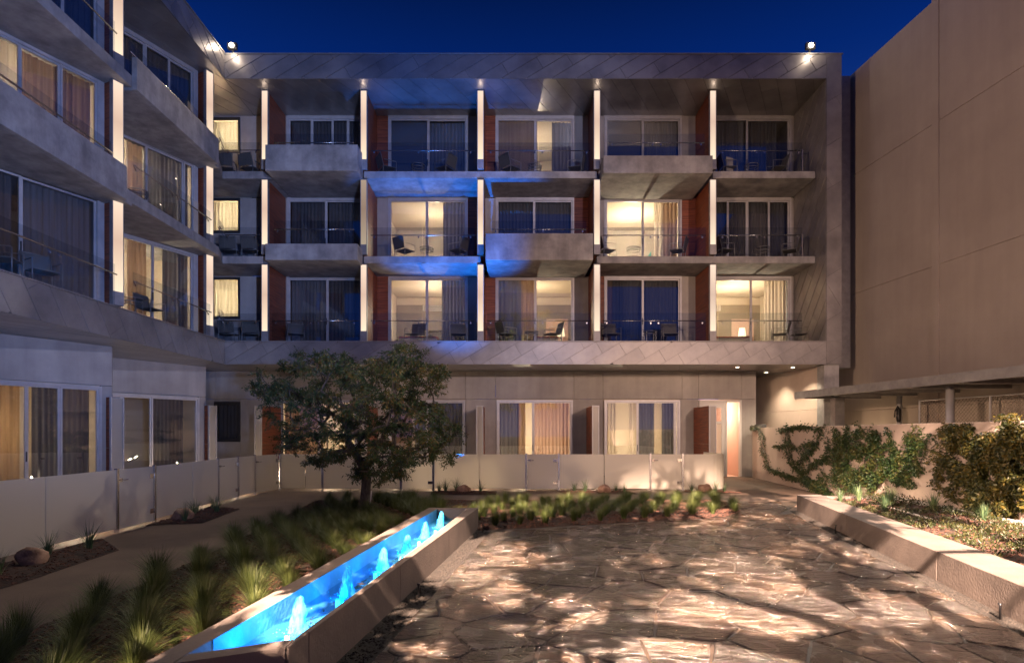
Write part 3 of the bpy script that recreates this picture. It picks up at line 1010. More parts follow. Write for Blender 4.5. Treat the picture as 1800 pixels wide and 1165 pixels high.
confL = {
    ('A', 3): ([.85, 1.7, 2.55], [(.1, 3.3, GD)], 0), ('A', 2): ([1.66, 2.5], [(.1, 1.75, SHEER), (1.75, 2.6, DR), (2.5, 3.3, DR)], 170),
    ('A', 1): ([1.68], [(.1, 1.6, GD), (1.72, 3.3, PD)], 0),
    ('B', 3): ([.9, 1.7, 2.5], [(.1, 3.3, GD)], 0), ('B', 2): ([1.75, 3.0], [(.7, 1.3, SHEER), (1.3, 1.8, DR), (1.8, 3.3, GD)], 260),
    ('B', 1): ([1.95], [(.7, 1.3, SHEER), (1.3, 1.9, DR), (2.4, 3.3, GD)], 240),
}
for (nm, L), (mu, cov, lit) in confL.items():
    e = (-10.66, 15.42) if nm == 'A' else (-10.75, 20.22)
    Wd = 3.4
    o = (e[0] - UL[0] * Wd, e[1] - UL[1] * Wd)
    w, r, fr = window(hotel, o, UL, Wd, F[L], WT[L], mu, cov, lit, seed=L + 20, roomw=.05, depth=3.0)
    oo, u, n = fr
    MB(oo, u, n).box(-.9, -.003, -.12, .02, F[L] - .05, CE[L]).build('infill_panel', 'plaster', hotel)
    MB(oo, u, n).box(Wd + .003, Wd + .12, -.12, .02, F[L] - .05, CE[L]).build('infill_panel', 'alu', hotel)
    MB(oo, u, n).box(0, Wd, -.12, .02, WT[L] + .002, CE[L] + .15).build('window_head', 'alu', hotel)
    if (nm, L) == ('B', 2):
        MB(oo, u, n).box(.9, 1.25, -.35, -.30, F[L] + .3, F[L] + 1.25).build('painted_panel', 'teal', r)
MB().box(-14.2, -14.01, 9, 23.3, 4.1, 14.8).build('wall', 'plaster', hotel)

# metal-clad frame ---------------------------------------------------------
MB().box(-9.98, 11.46, YF + .03, 21.0, PB + .02, PT - .002).build('parapet', 'seam', hotel)
MB().box(-9.98, 11.46, YF + .03, 20.995, SOF + .02, BT - .02).build('band', 'seam', hotel)
MB().box(10.95, 11.46, YF + .03, YI + 1.2, SOF + .02, PT - .004).build('end_frame', 'seam', hotel)
MB().box(-30, 11.46, 21.001, 40, 14.06, 14.5).build('roof', 'rooftop', hotel)
MB().box(-30, -10.02, 6, 21, 14.07, 14.5).build('roof', 'rooftop', hotel)
n1 = diag_tiles(hotel, 'metal_panel', 'metal', (-10.0, YF + .03, PB), (1, 0, 0), (0, 0, 1), (0, -1, 0), [(0, 0), (20.93, 0), (20.93, .83), (0, .83)], 31, .45, 2.4, seed=2, gap=.016, backing='seam_light')
n2 = diag_tiles(hotel, 'metal_panel', 'metal', (-10.0, YF + .03, SOF), (1, 0, 0), (0, 0, 1), (0, -1, 0), [(0, 0), (20.93, 0), (20.93, .78), (0, .78)], 31, .46, 1.05, seed=3)
n3 = diag_tiles(hotel, 'metal_panel', 'metal', (10.94, YF + .03, SOF), (1, 0, 0), (0, 0, 1), (0, -1, 0), [(0, 0), (.52, 0), (.52, 10.77), (0, 10.77)], 31, 1.3, 3.5, lap=.004, seed=4)
n4 = diag_tiles(hotel, 'metal_panel', 'metal', (10.945, 20.80, F[1] - .05), (0, 1, 0), (0, 0, 1), (-1, 0, 0), [(0, 0), (2.38, 0), (2.38, 9.1), (0, 9.1)], -50, .46, 2.2, lap=.012, seed=5)
# left wing frame
n5 = diag_tiles(hotel, 'metal_panel', 'metal', (-10.0, 9, PB), (0, 1, 0), (0, 0, 1), (1, 0, 0), [(0, 0), (11.74, 0), (11.74, .83), (0, .83)], -31, .5, 1.6, seed=6, gap=.016, backing='seam_light')
n6 = diag_tiles(hotel, 'metal_panel', 'metal', (-10.0, 9, SOF), (0, 1, 0), (0, 0, 1), (1, 0, 0), [(0, 0), (11.74, 0), (11.74, .78), (0, .78)], -58, .62, 3, seed=7)
MB().box(-10.4, -10.01, 9, 20.74, PB + .02, PT - .003).build('parapet', 'seam', hotel)
MB().box(-10.24, -10.01, 9, 20.74, SOF + .02, BT - .02).build('band', 'seam', hotel)
# copings
MB().box(-10.0, 11.5, YF - .01, 21.02, PT, PT + .03).build('coping', 'lampbox', hotel)
MB().box(-10.42, -9.95, 9, YF - .012, PT, PT + .03).build('coping', 'lampbox', hotel)
MB().box(-9.99, 11.46, YF - .005, 21.45, BT, BT + .02).build('sill_cap', 'lampbox', hotel)
MB().box(-10.25, -9.95, 9, YF - .008, BT, BT + .02).build('sill_cap', 'lampbox', hotel)
# top soffit and ground soffit sheets
n7 = diag_tiles(hotel, 'soffit_panel', 'soffit', (-10.0, YF + .04, PB + .01), (1, 0, 0), (0, 1, 0), (0, 0, -1), [(0, 0), (20.94, 0), (20.94, 2.44), (0, 2.44)], 61, .56, 9, t=.006, lap=.006, seed=8)
n8 = diag_tiles(hotel, 'soffit_panel', 'soffit', (-14.0, 9, PB + .01), (1, 0, 0), (0, 1, 0), (0, 0, -1), [(0, 0), (3.98, 0), (3.98, 14.2), (0, 14.2)], 61, .56, 9, t=.006, lap=.006, seed=9)
n9 = diag_tiles(hotel, 'soffit_panel', 'soffit', (-10.0, YF + .04, SOF + .012), (1, 0, 0), (0, 1, 0), (0, 0, -1), [(0, 0), (21.45, 0), (21.45, 9.2), (0, 9.2)], 75, .9, 14, t=.004, lap=.004, seed=10)
n10 = diag_tiles(hotel, 'soffit_panel', 'soffit', (-16.0, 9, SOF + .012), (1, 0, 0), (0, 1, 0), (0, 0, -1), [(0, 0), (5.98, 0), (5.98, 15.0), (0, 15.0)], 60, .5, 12, t=.004, lap=.004, seed=11)
print('tiles', n1, n2, n3, n4, n5, n6, n7, n8, n9, n10)
# body behind the right-hand frame and the column below it
MB().box(11.47, 12.46, 22.0, 23.5, 4.1, 14.84).build('side_bay', 'lampbox', hotel)
MB().box(10.90, 11.42, 20.85, 21.35, 0, 4.085).build('column', 'concrete', hotel, bevel=.01)

# ground floor back wall ---------------------------------------------------
def xw(px, y=YI): return (px - 900) * y / 1050
gwin = [(-9.0 + 0.0, -6.0), (-4.80, xw(818)), (xw(873), xw(1007)), (xw(1062), xw(1195))]
zt = 2.90
xs = [-12.3, -11.5, xw(447), -6.1, -4.8, xw(818), xw(871), xw(1009), xw(1060), xw(1199), xw(1228), xw(1304), 9.48]
for i in range(len(xs) - 1):
    MB().box(xs[i] + .006, xs[i + 1] - .006, YI, YI + .15, 3.02, SOF + .0).build('wall_panel', 'plaster', hotel)
for (a, b_) in ((-12.3, -11.55), (-10.55, -9.0), (-6.0, -4.8), (xw(818), xw(873)), (xw(1007), xw(1060)), (xw(1195), xw(1228)), (xw(1304), 9.48)):
    MB().box(a + .006, b_ - .006, YI, YI + .15, 0, 3.008).build('wall_panel', 'plaster', hotel)
MB().box(-11.55, -10.55, YI, YI + .15, 0, 1.36).build('wall_panel', 'plaster', hotel)
MB().box(-11.55, -10.55, YI, YI + .15, 2.92, 3.008).build('wall_panel', 'plaster', hotel)
MB().box(9.33, 9.478, YI + .152, 27, 0, SOF).build('wall_panel', 'plaster', hotel)
window(hotel, (-11.55, YI), BU, 1.0, 1.37, 2.91, [], [(.05, .95, GD)], 0, frame='dark_alu', roomw=.1, depth=2, handle=False)
M['pinksheer'] = curtain_mat('rose_sheer', (.62, .42, .32), .5)
gcov = [([1.5], [(.1, 1.6, DR)], 260), ([1.5], [(.1, .9, DR), (1.0, 2.9, GD)], 110), ([1.42], [(.1, .85, GD), (.8, 1.12, DR), (1.46, 2.85, 'pinksheer')], 430), ([1.3, 2.75], [(.08, .5, SHEER), (1.0, 1.3, SHEER), (1.35, 2.0, GD), (2.3, 2.85, GD)], 330)]
for (x0, x1), (mu, cov, lit) in zip(gwin, gcov):
    window(hotel, (x0, YI), BU, x1 - x0, .05, 2.98, mu, cov, lit, seed=int(x0 * 3) + 40, roomw=.3, lampz=1.3)
# entrance: white frame, sidelight with opaque panel, open doorway into a pink corridor
dx0, dx1 = xw(1229), xw(1303)
d = MB()
d.box(dx0, dx0 + .06, YI - .05, YI + .1, .02, 2.98); d.box(dx1 - .08, dx1, YI - .05, YI + .1, .02, 2.98); d.box(dx0 + .06, dx1 - .08, YI - .05, YI + .1, 2.9, 2.98)
d.box(dx0 + 1.0, dx0 + 1.07, YI - .05, YI + .1, .02, 2.9)
df = d.build('door_frame', 'trim', hotel)
q = MB().box(dx0 + .06, dx0 + .60, YI - .02, YI + .05, .02, 2.90)
q.box(dx0 + .86, dx0 + 1.0, YI - .02, YI + .05, .02, 2.90); q.box(dx0 + .60, dx0 + .86, YI - .02, YI + .05, .02, .9); q.box(dx0 + .60, dx0 + .86, YI - .02, YI + .05, 2.68, 2.90)
q.box(dx0 + .60, dx0 + .86, YI - .02, YI + .05, 2.05, 2.15)
q.build('door_leaf', 'trim', df)
MB().box(dx0 + .60, dx0 + .86, YI, YI + .01, 2.15, 2.68).build('pane', 'glass', df)
MB().box(dx0 + .60, dx0 + .86, YI, YI + .01, .9, 2.05).build('pane', 'frost', df)
MB().box(dx0 + 1.12, dx0 + 1.17, YI + .3, YI + .33, 1.15, 1.30).build('card_reader', 'black', df)
mb = MB()
a, b_, y0, y1, z0, z1 = dx0, dx1, YI + .16, YI + 3.2, .004, 3.0
mb.v = [(a, y0, z0), (b_, y0, z0), (b_, y1, z0), (a, y1, z0), (a, y0, z1), (b_, y0, z1), (b_, y1, z1), (a, y1, z1)]
mb.f = [(0, 1, 2, 3), (3, 2, 6, 7), (0, 3, 7, 4), (2, 1, 5, 6), (4, 7, 6, 5)]
mb.build('corridor', 'pinkdoor', hotel)
lamp('corridor_light', 'POINT', ((a + b_) / 2, YI + 1.4, 2.5), 130, (1, .80, .58), size=.03)
# privacy fins on the ground floor
def privacy(o, u, dep, z1=2.68, wood=True, w=.25):
    n = (u[1], -u[0]); oo = (o[0], o[1], 0)
    f = MB(oo, u, n)
    f.box(0, .03, -.08, 0, .03, z1); f.box(w - .03, w, -.08, 0, .03, z1); f.box(.03, w - .03, -.08, 0, z1 - .03, z1); f.box(.03, w - .03, -.08, 0, .03, .06)
    fo = f.build('privacy_fin', 'alu', hotel)
    MB(oo, u, n).box(.032, w - .032, -.05, -.03, .062, z1 - .032).build('fin_glass', 'frost', fo)
    MB(oo, u, n).box(.03, w - .03, -dep, -.085, .03, 1.3).build('wood_panel', 'wood', fo)
    MB(oo, u, n).box(.03, w - .03, -dep, -.085, 1.312, z1).build('wood_panel', 'wood', fo)


for px in (447, 837, 1041, 1247):
    privacy(((px - 900) * 21.25 / 1050, 21.25), BU, 1.94)
privacy(((632 - 900) * 21.25 / 1050, 21.25), BU, 1.94)

# left wing ground floor walls ---------------------------------------------
def gwall(p0, p1, w0, w1, mu, cov, lit, sd):
    u = Vector((p1[0] - p0[0], p1[1] - p0[1])); ln = u.length; u.normalize(); u = (u.x, u.y); n = (u[1], -u[0]); oo = (p0[0], p0[1], 0)
    MB(oo, u, n).box(0, ln, -.15, 0, 3.0, SOF + .0).build('wall_panel', 'plaster', hotel)
    MB(oo, u, n).box(0, w0 - .003, -.15, 0, 0, 2.99).build('wall_panel', 'plaster', hotel)
    MB(oo, u, n).box(w1 + .003, ln, -.15, 0, 0, 2.99).build('wall_panel', 'plaster', hotel)
    window(hotel, (p0[0] + u[0] * w0, p0[1] + u[1] * w0), u, w1 - w0, .05, 2.97, mu, cov, lit, seed=sd, roomw=.02, depth=2.6)
    return u, n, ln


A0, A1 = (-14.2, 10.83), (-11.03, 16.48)
u1 = (Vector(A1) - Vector(A0)).normalized(); ln1 = (Vector(A1) - Vector(A0)).length
tw = lambda y, p, u: (y - p[1]) / u.y
w1 = tw(16.23, A0, u1)
w0 = tw(12.6, A0, u1)
gwall(A0, A1, w0, w1, [tw(14.76, A0, u1) - w0, tw(15.39, A0, u1) - w0], [(.1, tw(14.70, A0, u1) - w0, 'orange')], 260, 51) if False else None
M['orange'] = curtain_mat('orange_drape', (.62, .40, .22), .45)
gwall(A0, A1, w0, w1, [tw(14.76, A0, u1) - w0, tw(15.39, A0, u1) - w0], [(.1, tw(14.70, A0, u1) - w0, 'orange'), (tw(14.95, A0, u1) - w0, tw(16.1, A0, u1) - w0, GD)], 110, 51)
B0, B1 = (-13.1, 18.15), (-11.05, 21.56)
u2 = (Vector(B1) - Vector(B0)).normalized()
w0 = .12; w1 = tw(21.33, B0, u2)
gwall(B0, B1, w0, w1, [tw(19.13, B0, u2) - w0, tw(19.93, B0, u2) - w0], [(.2, 1.0, GD), (tw(20.1, B0, u2) - w0, 3.2, GD)], 9, 52)
MB().prism([(-11.03, 16.485), (-11.1, 16.6), (-13.25, 18.2), (-13.1, 18.145)], 0, SOF).build('wall_panel', 'plaster', hotel)
MB().prism([(-11.05, 21.565), (-11.2, 21.65), (-12.45, 23.19), (-12.3, 23.19)], 0, SOF).build('wall_panel', 'plaster', hotel)
privacy((-11.03 + .22, 16.10), (u1.x, u1.y), .30, w=.34)
privacy((-11.05 + .30, 21.20), (u2.x, u2.y), .32, w=.30)

# soffit downlights at the entrance
for (x, y) in ((8.15, 21.6), (10.0, 23.5), (10.2, 21.7)):
    q = MB(); q.tube([(x, y, SOF - .012), (x, y, SOF + .01)], .085, 16)
    r = q.build('downlight', 'trim', hotel)
    q = MB(); q.tube([(x, y, SOF - .020), (x, y, SOF - .013)], .06, 16)
    q.build('lens', 'dlens', r)
    lamp('downlight_beam', 'SPOT', (x, y, SOF - .05), 330, (1, .80, .55), (x, y, 0), .06, 120, .8)

# ------------------------------------------------------------------ big concrete building on the right
wbx = lambda y: 14.66 - .0952 * y
rb = thing('concrete_building', 'tall windowless tilt-up concrete building closing the right side of the courtyard', 'building', (14, 14, 0))
wu = Vector((-.0952, 1)).normalized()
ln = 17.0 / wu.y
zs = [0, 2.52, 6.81, 11.17, 14.95]
ysp = 22.0 - 17.0
y_groove = 0
# groove strip at px 1645
k_ = (1645 - 900) / 1050; yg = 14.66 / (k_ + .0952)
s0 = (yg - 7.0) / wu.y
for i in range(4):
    for (a, b_) in ((-6, s0 - .13), (s0 + .13, ln - .05 + 2.0)):
        MB((wbx(7.0), 7.0, 0), (wu.x, wu.y)).box(a, b_, -.4, 0, zs[i] + (.006 if i else 0), zs[i + 1] - .006 + (.35 if i == 3 and a < 0 else 0)).build('wall_panel', 'tilt', rb, bevel=.01)
MB((wbx(7.0), 7.0, 0), (wu.x, wu.y)).box(s0 - .125, s0 + .125, -.4, .03, 0, 15.2).build('pilaster', 'tilt', rb)
MB((wbx(7.0), 7.0, 0), (wu.x, wu.y)).box(-6, ln + 2.0, -.9, -.03, 0, 14.7).build('wall_core', 'tilt', rb)

# lower wall under the building at the entrance
u = wu
pw = MB((13.05 - .0952 * 20.9, 20.9, 0), (wu.x, wu.y))
ew = thing('entrance_wall', 'pale stucco wall lit by downlights beside the entrance passage', 'wall', (10.9, 23, 0))
pw.box(0, 6.2, -.2, 0, 0, 2.55).build('wall_panel', 'pinkwall', ew)
pw = MB((13.05 - .0952 * 20.9, 20.9, 0), (wu.x, wu.y))
pw.box(0, 6.2, -.2, 0, 2.562, 4.088).build('wall_panel', 'pinkwall', ew)

# canopy -------------------------------------------------------------------
cn = thing('metal_canopy', 'flat grey metal canopy on posts running along the concrete building', 'canopy', (11, 15, 0))
cx = lambda y: 9.96 + .095 * (21 - y)
cm = MB(); cm.prism([(cx(6), 6), (wbx(6) - .05, 6), (wbx(20.9) - .05, 20.9), (cx(21), 21)], 2.98, 3.10)
cm.build('canopy_roof', 'lampbox', cn)
MB((cx(21), 21, 0), (.0945, -.9955)).box(0, 15, -.03, .03, 2.90, 3.14).build('edge_beam', 'lampbox', cn)
for k in range(9):
    y = 20.5 - k * 1.6
    MB().box(cx(y) + .04, wbx(y) - .06, y - .04, y + .04, 2.88, 2.978).build('rafter', 'lampbox', cn)
MB().box(10.93, 11.25, 20.2, 20.5, 0, 2.9).build('post', 'lampbox', cn)
for (x, y) in ((11.22, 15.3), (11.75, 10.2)):
    MB().tube([(x, y, 0), (x, y, 2.9)], .095, 14).build('post', 'alu', cn, smooth=True)
MB().tube([(12.45, 19.2, 0), (12.45, 19.2, 2.9)], .08, 12).build('post', 'alu', cn, smooth=True)
# chain-link fence under the canopy
cl = thing('chain_link_fence', 'chain-link fence in a steel frame under the grey canopy', 'fence', (12.6, 15, 0))
fu = Vector((-.0952, 1)).normalized(); fo = (wbx(8.5) - .62, 8.5, 0)
for a in (0, 2.4, 4.8, 7.2, 9.6):
    MB(fo, (fu.x, fu.y)).tube([(a, 0, 0), (a, 0, 2.7)], .03, 8).build('post', 'alu', cl)
q = MB(fo, (fu.x, fu.y)); q.tube([(0, 0, 2.68), (9.6, 0, 2.68)], .022, 6); q.build('top_rail', 'alu', cl)
q = MB(fo, (fu.x, fu.y))
st = .11
for k in range(-25, 88):
    for sgn in (1, -1):
        a0 = k * st; a1 = a0 + 2.6
        if sgn < 0: a0, a1 = a1, a0
        c0, c1 = .06, 2.66
        p0 = [a0, c0]; p1 = [a1, c1]
        # clip to 0..9.6
        def cut(p, q_, lim, gt):
            if (p[0] > lim) == gt: return p
            t = (lim - p[0]) / (q_[0] - p[0]); return [lim, p[1] + (q_[1] - p[1]) * t]
        if max(a0, a1) <= 0 or min(a0, a1) >= 9.6: continue
        P0 = cut(p0, p1, 0, True); P1 = cut(p1, p0, 0, True)
        P0, P1 = cut(P0, P1, 9.6, False), cut(P1, P0, 9.6, False)
        q.tube([(P0[0], .005 * sgn, P0[1]), (P1[0], .005 * sgn, P1[1])], .0032, 3, cap=False)
w_ = q.build('wire_mesh', 'steel', cl); w_['kind'] = 'stuff'
ext = MB(); ext.tube([(12.30, 19.0, 2.05), (12.30, 19.0, 2.12), (12.30, 19.0, 2.45), (12.30, 19.0, 2.5)], [.05, .07, .07, .03], 10)
ext.tube([(12.30, 19.0, 2.5), (12.24, 18.95, 2.56), (12.12, 18.9, 2.4), (12.1, 18.9, 2.2)], .018, 6)
tag(ext.build('fire_extinguisher', 'black', smooth=True), 'small black extinguisher hanging on the post below the canopy', 'extinguisher')
lamp('canopy_fill', 'POINT', (11.7, 20.6, .8), 70, (1, .70, .42), size=.03)  # added fill points low under the canopy, no fixture there
lamp('canopy_fill', 'POINT', (11.0, 16.0, 1.0), 40, (1, .66, .40), size=.03)

# ------------------------------------------------------------------ frosted glass fences
H = 1.08


def seg_frame(p, q):
    d = Vector((q[0] - p[0], q[1] - p[1])); ln = d.length; d.normalize()
    return (p[0], p[1], 0), (d.x, d.y), ln


def fence_panel(fn, p, q, z0=.07, z1=H, name='glass_panel'):
    o, u, ln = seg_frame(p, q)
    return MB(o, u).box(.012, ln - .012, -.009, .009, z0, z1).build(name, 'frost', fn)


def fence_post(fn, p, u=(1, 0), h=H + .02, r=.028):
    MB((p[0], p[1], 0), u).box(-r, r, -r, r, 0, h).build('post', 'steel', fn)


def gate(fn, p, q):
    o, u, ln = seg_frame(p, q)
    gt = MB(o, u).box(.035, ln - .035, -.008, .008, .05, H).build('gate', 'frost', fn)
    for z in (.20, .86):
        MB(o, u).box(ln - .16, ln - .028, -.022, .022, z, z + .085).build('hinge', 'chrome', gt)
    hb = MB(o, u).box(.04, .14, -.022, .022, .87, .93)
    hb.tube([(.10, -.03, .90), (.10, -.06, .90), (.22, -.06, .90)], .010, 6)
    hb.build('handle', 'chrome', gt)


lf = thing('glass_fence', 'frosted glass fence with steel posts and gates along the left-hand patios', 'fence', (-6.9, 10, 0))
def fy(px):
    """point of the left fence line seen at image column px"""
    k = (px - 900) / 1050
    for a, b in zip(FENCE, FENCE[1:]):
        # x = k*y
        fa = a[0] - k * a[1]; fb = b[0] - k * b[1]
        if fa * fb <= 0:
            t = fa / (fa - fb)
            return (a[0] + (b[0] - a[0]) * t, a[1] + (b[1] - a[1]) * t)
    return b
pts = [(-6.74, 3.2), (-6.75, 5.6)] + [fy(p) for p in (79, 205, 271, 338, 383, 418, 448)] + [(-6.94, 17.75)]
kinds = ['p', 'p', 'p', 'g', 'p', 'p', 'g', 'p', 'g']
for i, k in enumerate(kinds):
    if k == 'p': fence_panel(lf, pts[i], pts[i + 1])
    else: gate(lf, pts[i], pts[i + 1])
for i in (3, 4, 6, 7, 8):
    fence_post(lf, pts[i], seg_frame(pts[i - 1], pts[i])[1])
bf = thing('glass_fence', 'frosted glass fence with steel posts and gates along the back patios below the balconies', 'fence', (0, 17.7, 0))
YB = 17.65
bx = lambda px: (px - 900) * YB / 1050
cols = [494, 537, 567, 636, 705, 762, 843, 925, 982, 1062, 1143, 1200]
kb = ['p', 'p', 'p', 'p', 'g', 'p', 'p', 'g', 'p', 'p', 'g']
for i, k in enumerate(kb):
    p, q = (bx(cols[i]), YB), (bx(cols[i + 1]), YB)
    if i == 0: p = (-6.90, 17.80)
    (fence_panel if k == 'p' else gate)(bf, p, q)
for c in (494, 567, 705, 762, 925, 982, 1143, 1200):
    fence_post(bf, (bx(c) if c > 494 else -6.92, YB if c > 494 else 17.82))
# curved last panel
mb = MB(); x0 = bx(1200) + .03; x1 = 5.95
arc = [(x0, YB), (x1, YB)] + [(x1 + .42 * math.sin(a), YB + .42 * (1 - math.cos(a))) for a in [R(15 * i) for i in range(1, 7)]] + [(x1 + .42, YB + 2.2)]
for i in range(len(arc) - 1):
    o, u, ln = seg_frame(arc[i], arc[i + 1])
    mb2 = MB(o, u).box(0, ln, -.006, .010, .05, H)
    off = len(mb.v); mb.v += mb2.v; mb.f += [tuple(off + t for t in f) for f in mb2.f]
mb.build('curved_glass_panel', 'frost', bf)
# patio lamps behind the glass (the glow at the posts)
for (x, y, pw) in ((-7.35, 10.0, 20), (-7.35, 11.5, 12), (-7.5, 14.3, 16), (-7.6, 16.4, 14), (-5.6, 18.3, 16), (-2.4, 18.2, 14), (-.95, 18.1, 12),
                   (.3, 18.3, 12), (1.5, 18.3, 10), (2.6, 18.4, 9), (4.2, 18.3, 9), (5.2, 18.3, 14), (-9.3, 19.5, 40), (-4, 20.5, 50), (6.2, 19.0, 16)):
    lamp('patio_lamp', 'POINT', (x, y, .35), pw * 1.5, (1, .74, .50), size=.02)

# ------------------------------------------------------------------ fountain trough
FI_R = lambda y: -1.38 + .096 * (y - 4.15)
FI_L = lambda y: -1.96 + .094 * (y - 3.6)
FO_L = lambda y: -1.48 + .092 * (y - 10.6)
HT = .387
ft = thing('fountain_trough', 'long raised concrete fountain trough with blue-lit water and six bubbling jets', 'fountain', (-1.4, 7, 0))
ys = [3.80, 3.95, 6.03, 8.2, 10.44]
segs = [(3.72, 4.0), (4.0, 6.03), (6.03, 8.25), (8.25, 10.62)]
for (a, b_) in segs:
    fi0 = FI_R(max(a, 3.86)); fi1 = FI_R(min(b_, 10.44))
    poly = [(FO(a), a + .004), (FO(b_), b_ - .004), (fi1, b_ - .004), (fi0, a + .004)]
    MB().prism(poly, 0, HT).build('wall_segment', 'fountain', ft, bevel=.006)
for (a, b_) in ((3.45, 5.8), (5.8, 8.2), (8.2, 10.62)):
    MB().prism([(FO_L(a), a + .004), (FI_L(a), a + .004), (FI_L(b_), b_ - .004), (FO_L(b_), b_ - .004)], 0, HT).build('wall_segment', 'fountain', ft, bevel=.006)
MB().prism([(FI_L(10.44) + .004, 10.44), (FI_R(10.44) - .004, 10.44), (FI_R(10.5) - .004, 10.615), (FI_L(10.5) + .004, 10.615)], 0, HT - .002).build('wall_segment', 'fountain', ft)
MB().prism([(FI_L(3.62) + .004, 3.60), (FI_L(3.6) + .004, 3.46), (FO(3.72) - .02, 3.716), (FI_R(3.86) - .004, 3.86)], 0, HT - .001).build('wall_segment', 'fountain', ft)
# lining and water, the blue lamp glow is in their colour
MB().prism([(FI_L(3.5), 3.5), (FI_R(3.5), 3.5), (FI_R(10.44), 10.438), (FI_L(10.44), 10.438)], .02, .06).build('basin_floor', 'basin', ft)
for (f0, s) in ((FI_L, 1), (FI_R, -1)):
    MB().prism([(f0(3.86), 3.86), (f0(3.86) + s * .006, 3.86), (f0(10.43) + s * .006, 10.43), (f0(10.43), 10.43)], .06, HT - .004).build('blue_glow_lining', 'basin', ft)
WZ = .22
wm = MB()
ny_ = 60
for j in range(ny_ + 1):
    y = 3.62 + (10.435 - 3.62) * j / ny_
    for i in range(7):
        x = FI_L(y) + .008 + (FI_R(y) - FI_L(y) - .016) * i / 6
        wm.v.append((x, max(y, 3.62 + .0 * i + (.20 * i / 6 if j == 0 else 0)), WZ + .006 * noise.noise(Vector((x * 9, y * 9, 0)))))
for j in range(ny_):
    for i in range(6):
        a = j * 7 + i; wm.f.append((a, a + 1, a + 8, a + 7))
wm.build('water', 'water', ft, smooth=True)
jets = [(-1.652, 4.53, .30), (-1.553, 5.49, .31), (-1.449, 6.53, .28), (-1.357, 7.50, .25), (-1.267, 8.43, .28), (-1.16, 9.39, .30)]
rnd = random.Random(9)
for (x, y, h) in jets:
    x += .03
    mb = MB(); nk = 14; nr = 14
    for i in range(nk + 1):
        t = i / nk
        r_ = (.052 * (1 - t) ** .75 + .018) * (1 if i < nk else .25)
        z = WZ + h * .88 * t
        for k in range(nr):
            a = 6.2832 * k / nr
            rr = r_ * (1 + .55 * noise.noise(Vector((math.cos(a) * 3 + x * 9, math.sin(a) * 3, t * 3))))
            mb.v.append((x + rr * math.cos(a) + .02 * t, y + rr * math.sin(a), z))
    for i in range(nk):
        for k in range(nr):
            a = i * nr + k; b_ = i * nr + (k + 1) % nr
            mb.f.append((a, b_, b_ + nr, a + nr))
    mb.f.append(tuple(nk * nr + k for k in range(nr)))
    mb.build('water_jet', 'jet', ft, smooth=True); mb = MB()
    for k in range(110):   # drops and foam
        a = rnd.uniform(0, 6.28); d_ = abs(rnd.gauss(.06, .06)); s_ = rnd.uniform(.004, .013)
        c = (x + d_ * math.cos(a), y + d_ * math.sin(a) * 1.3, WZ + .004 + (rnd.random() * h * .6 if k % 4 == 0 and d_ < .09 else rnd.uniform(0, .012)))
        i = len(mb.v)
        if k % 4 == 0: s_ *= .45
        for dx, dy, dz in ((1, 0, 0), (-1, 0, 0), (0, 1, 0), (0, -1, 0), (0, 0, 1), (0, 0, -1)):
            mb.v.append((c[0] + dx * s_, c[1] + dy * s_, c[2] + dz * s_ * .8))
        mb.f += [(i, i + 2, i + 4), (i + 2, i + 1, i + 4), (i + 1, i + 3, i + 4), (i + 3, i, i + 4), (i + 2, i, i + 5), (i + 1, i + 2, i + 5), (i + 3, i + 1, i + 5), (i, i + 3, i + 5)]
    mb.build('foam', 'jet', ft, smooth=True)['kind'] = 'stuff'
    q = MB(); q.tube([(x - .07, y - .03, .07), (x - .07, y - .03, WZ - .03)], .022, 10); q.build('pond_lamp', 'pondlamp', ft)
    lamp('pond_light', 'POINT', (x - .02, y - .10, WZ + .035), 8.5, (.0, .28, 1.0), size=.02)
    lamp('pond_uplight', 'SPOT', (x + .02, y, WZ + .006), 6.0, (.03, .72, 1.0), (x + .02, y, 3), .02, 50, .5)
lamp('added_blue_beam', 'SPOT', (-1.5, 16.9, .30), 11000, (.0, .19, 1.0), (-2.3, 22.5, 11.6), .05, 38, .8)  # added blue spot without a fixture, tints the balcony undersides
lamp('pond_glow', 'POINT', (-1.75, 4.1, .30), 8, (.0, .28, 1.0), size=.02)

# ------------------------------------------------------------------ planter and garden wall
pl = thing('planter', 'long low concrete planter wall running from the corner by the passage to the right foreground', 'planter', (6, 8, 0))
u = Vector((.219, 1)).normalized(); n_ = (-u.y, u.x)
yy = [1.5, 4.2, 6.9, 9.95, 13.18]
for a, b_ in zip(yy, yy[1:]):
    MB().prism([(PW(a), a + .003), (PW(a) + .52, a + .003 - .1 * (a > 1.6)), (PW(b_) + .52, b_ - .003 - .1 * (b_ < 13)), (PW(b_), b_ - .003)], 0, .352).build('wall_segment', 'fountain', pl, bevel=.008)
VW = lambda y: 6.965 + .1 * y
MB().prism([(PW(13.18) + .525, 12.95), (VW(12.95) - .01, 12.75), (VW(13.1) - .01, 13.05), (PW(13.18) + .525, 13.18)], 0, .33).build('wall_segment', 'fountain', pl)
PBED = [(PW(1.5) + .5, 1.5), (VW(1.5) - .02, 1.5), (VW(12.9) - .02, 12.85), (PW(13) + .5, 12.95)]
pl_h = mulch_bed('planter_bed', PBED, .16, .05, z=.28, chips=3500, seed=8, chip=.05)
gw = thing('garden_wall', 'plastered garden wall behind the planter, partly covered by climbing vines', 'wall', (8, 15, 0))
gu = Vector((.1, 1)).normalized()
segs = [(1.0, 9.2), (9.2, 16.0), (16.0, 23.05)]
for a, b_ in segs:
    MB((VW(a), a, 0), (gu.x, gu.y)).box(.003, (b_ - a) / gu.y - .003, -.22, 0, 0, 1.90).build('wall_panel', 'pinkwall', gw, bevel=.008)
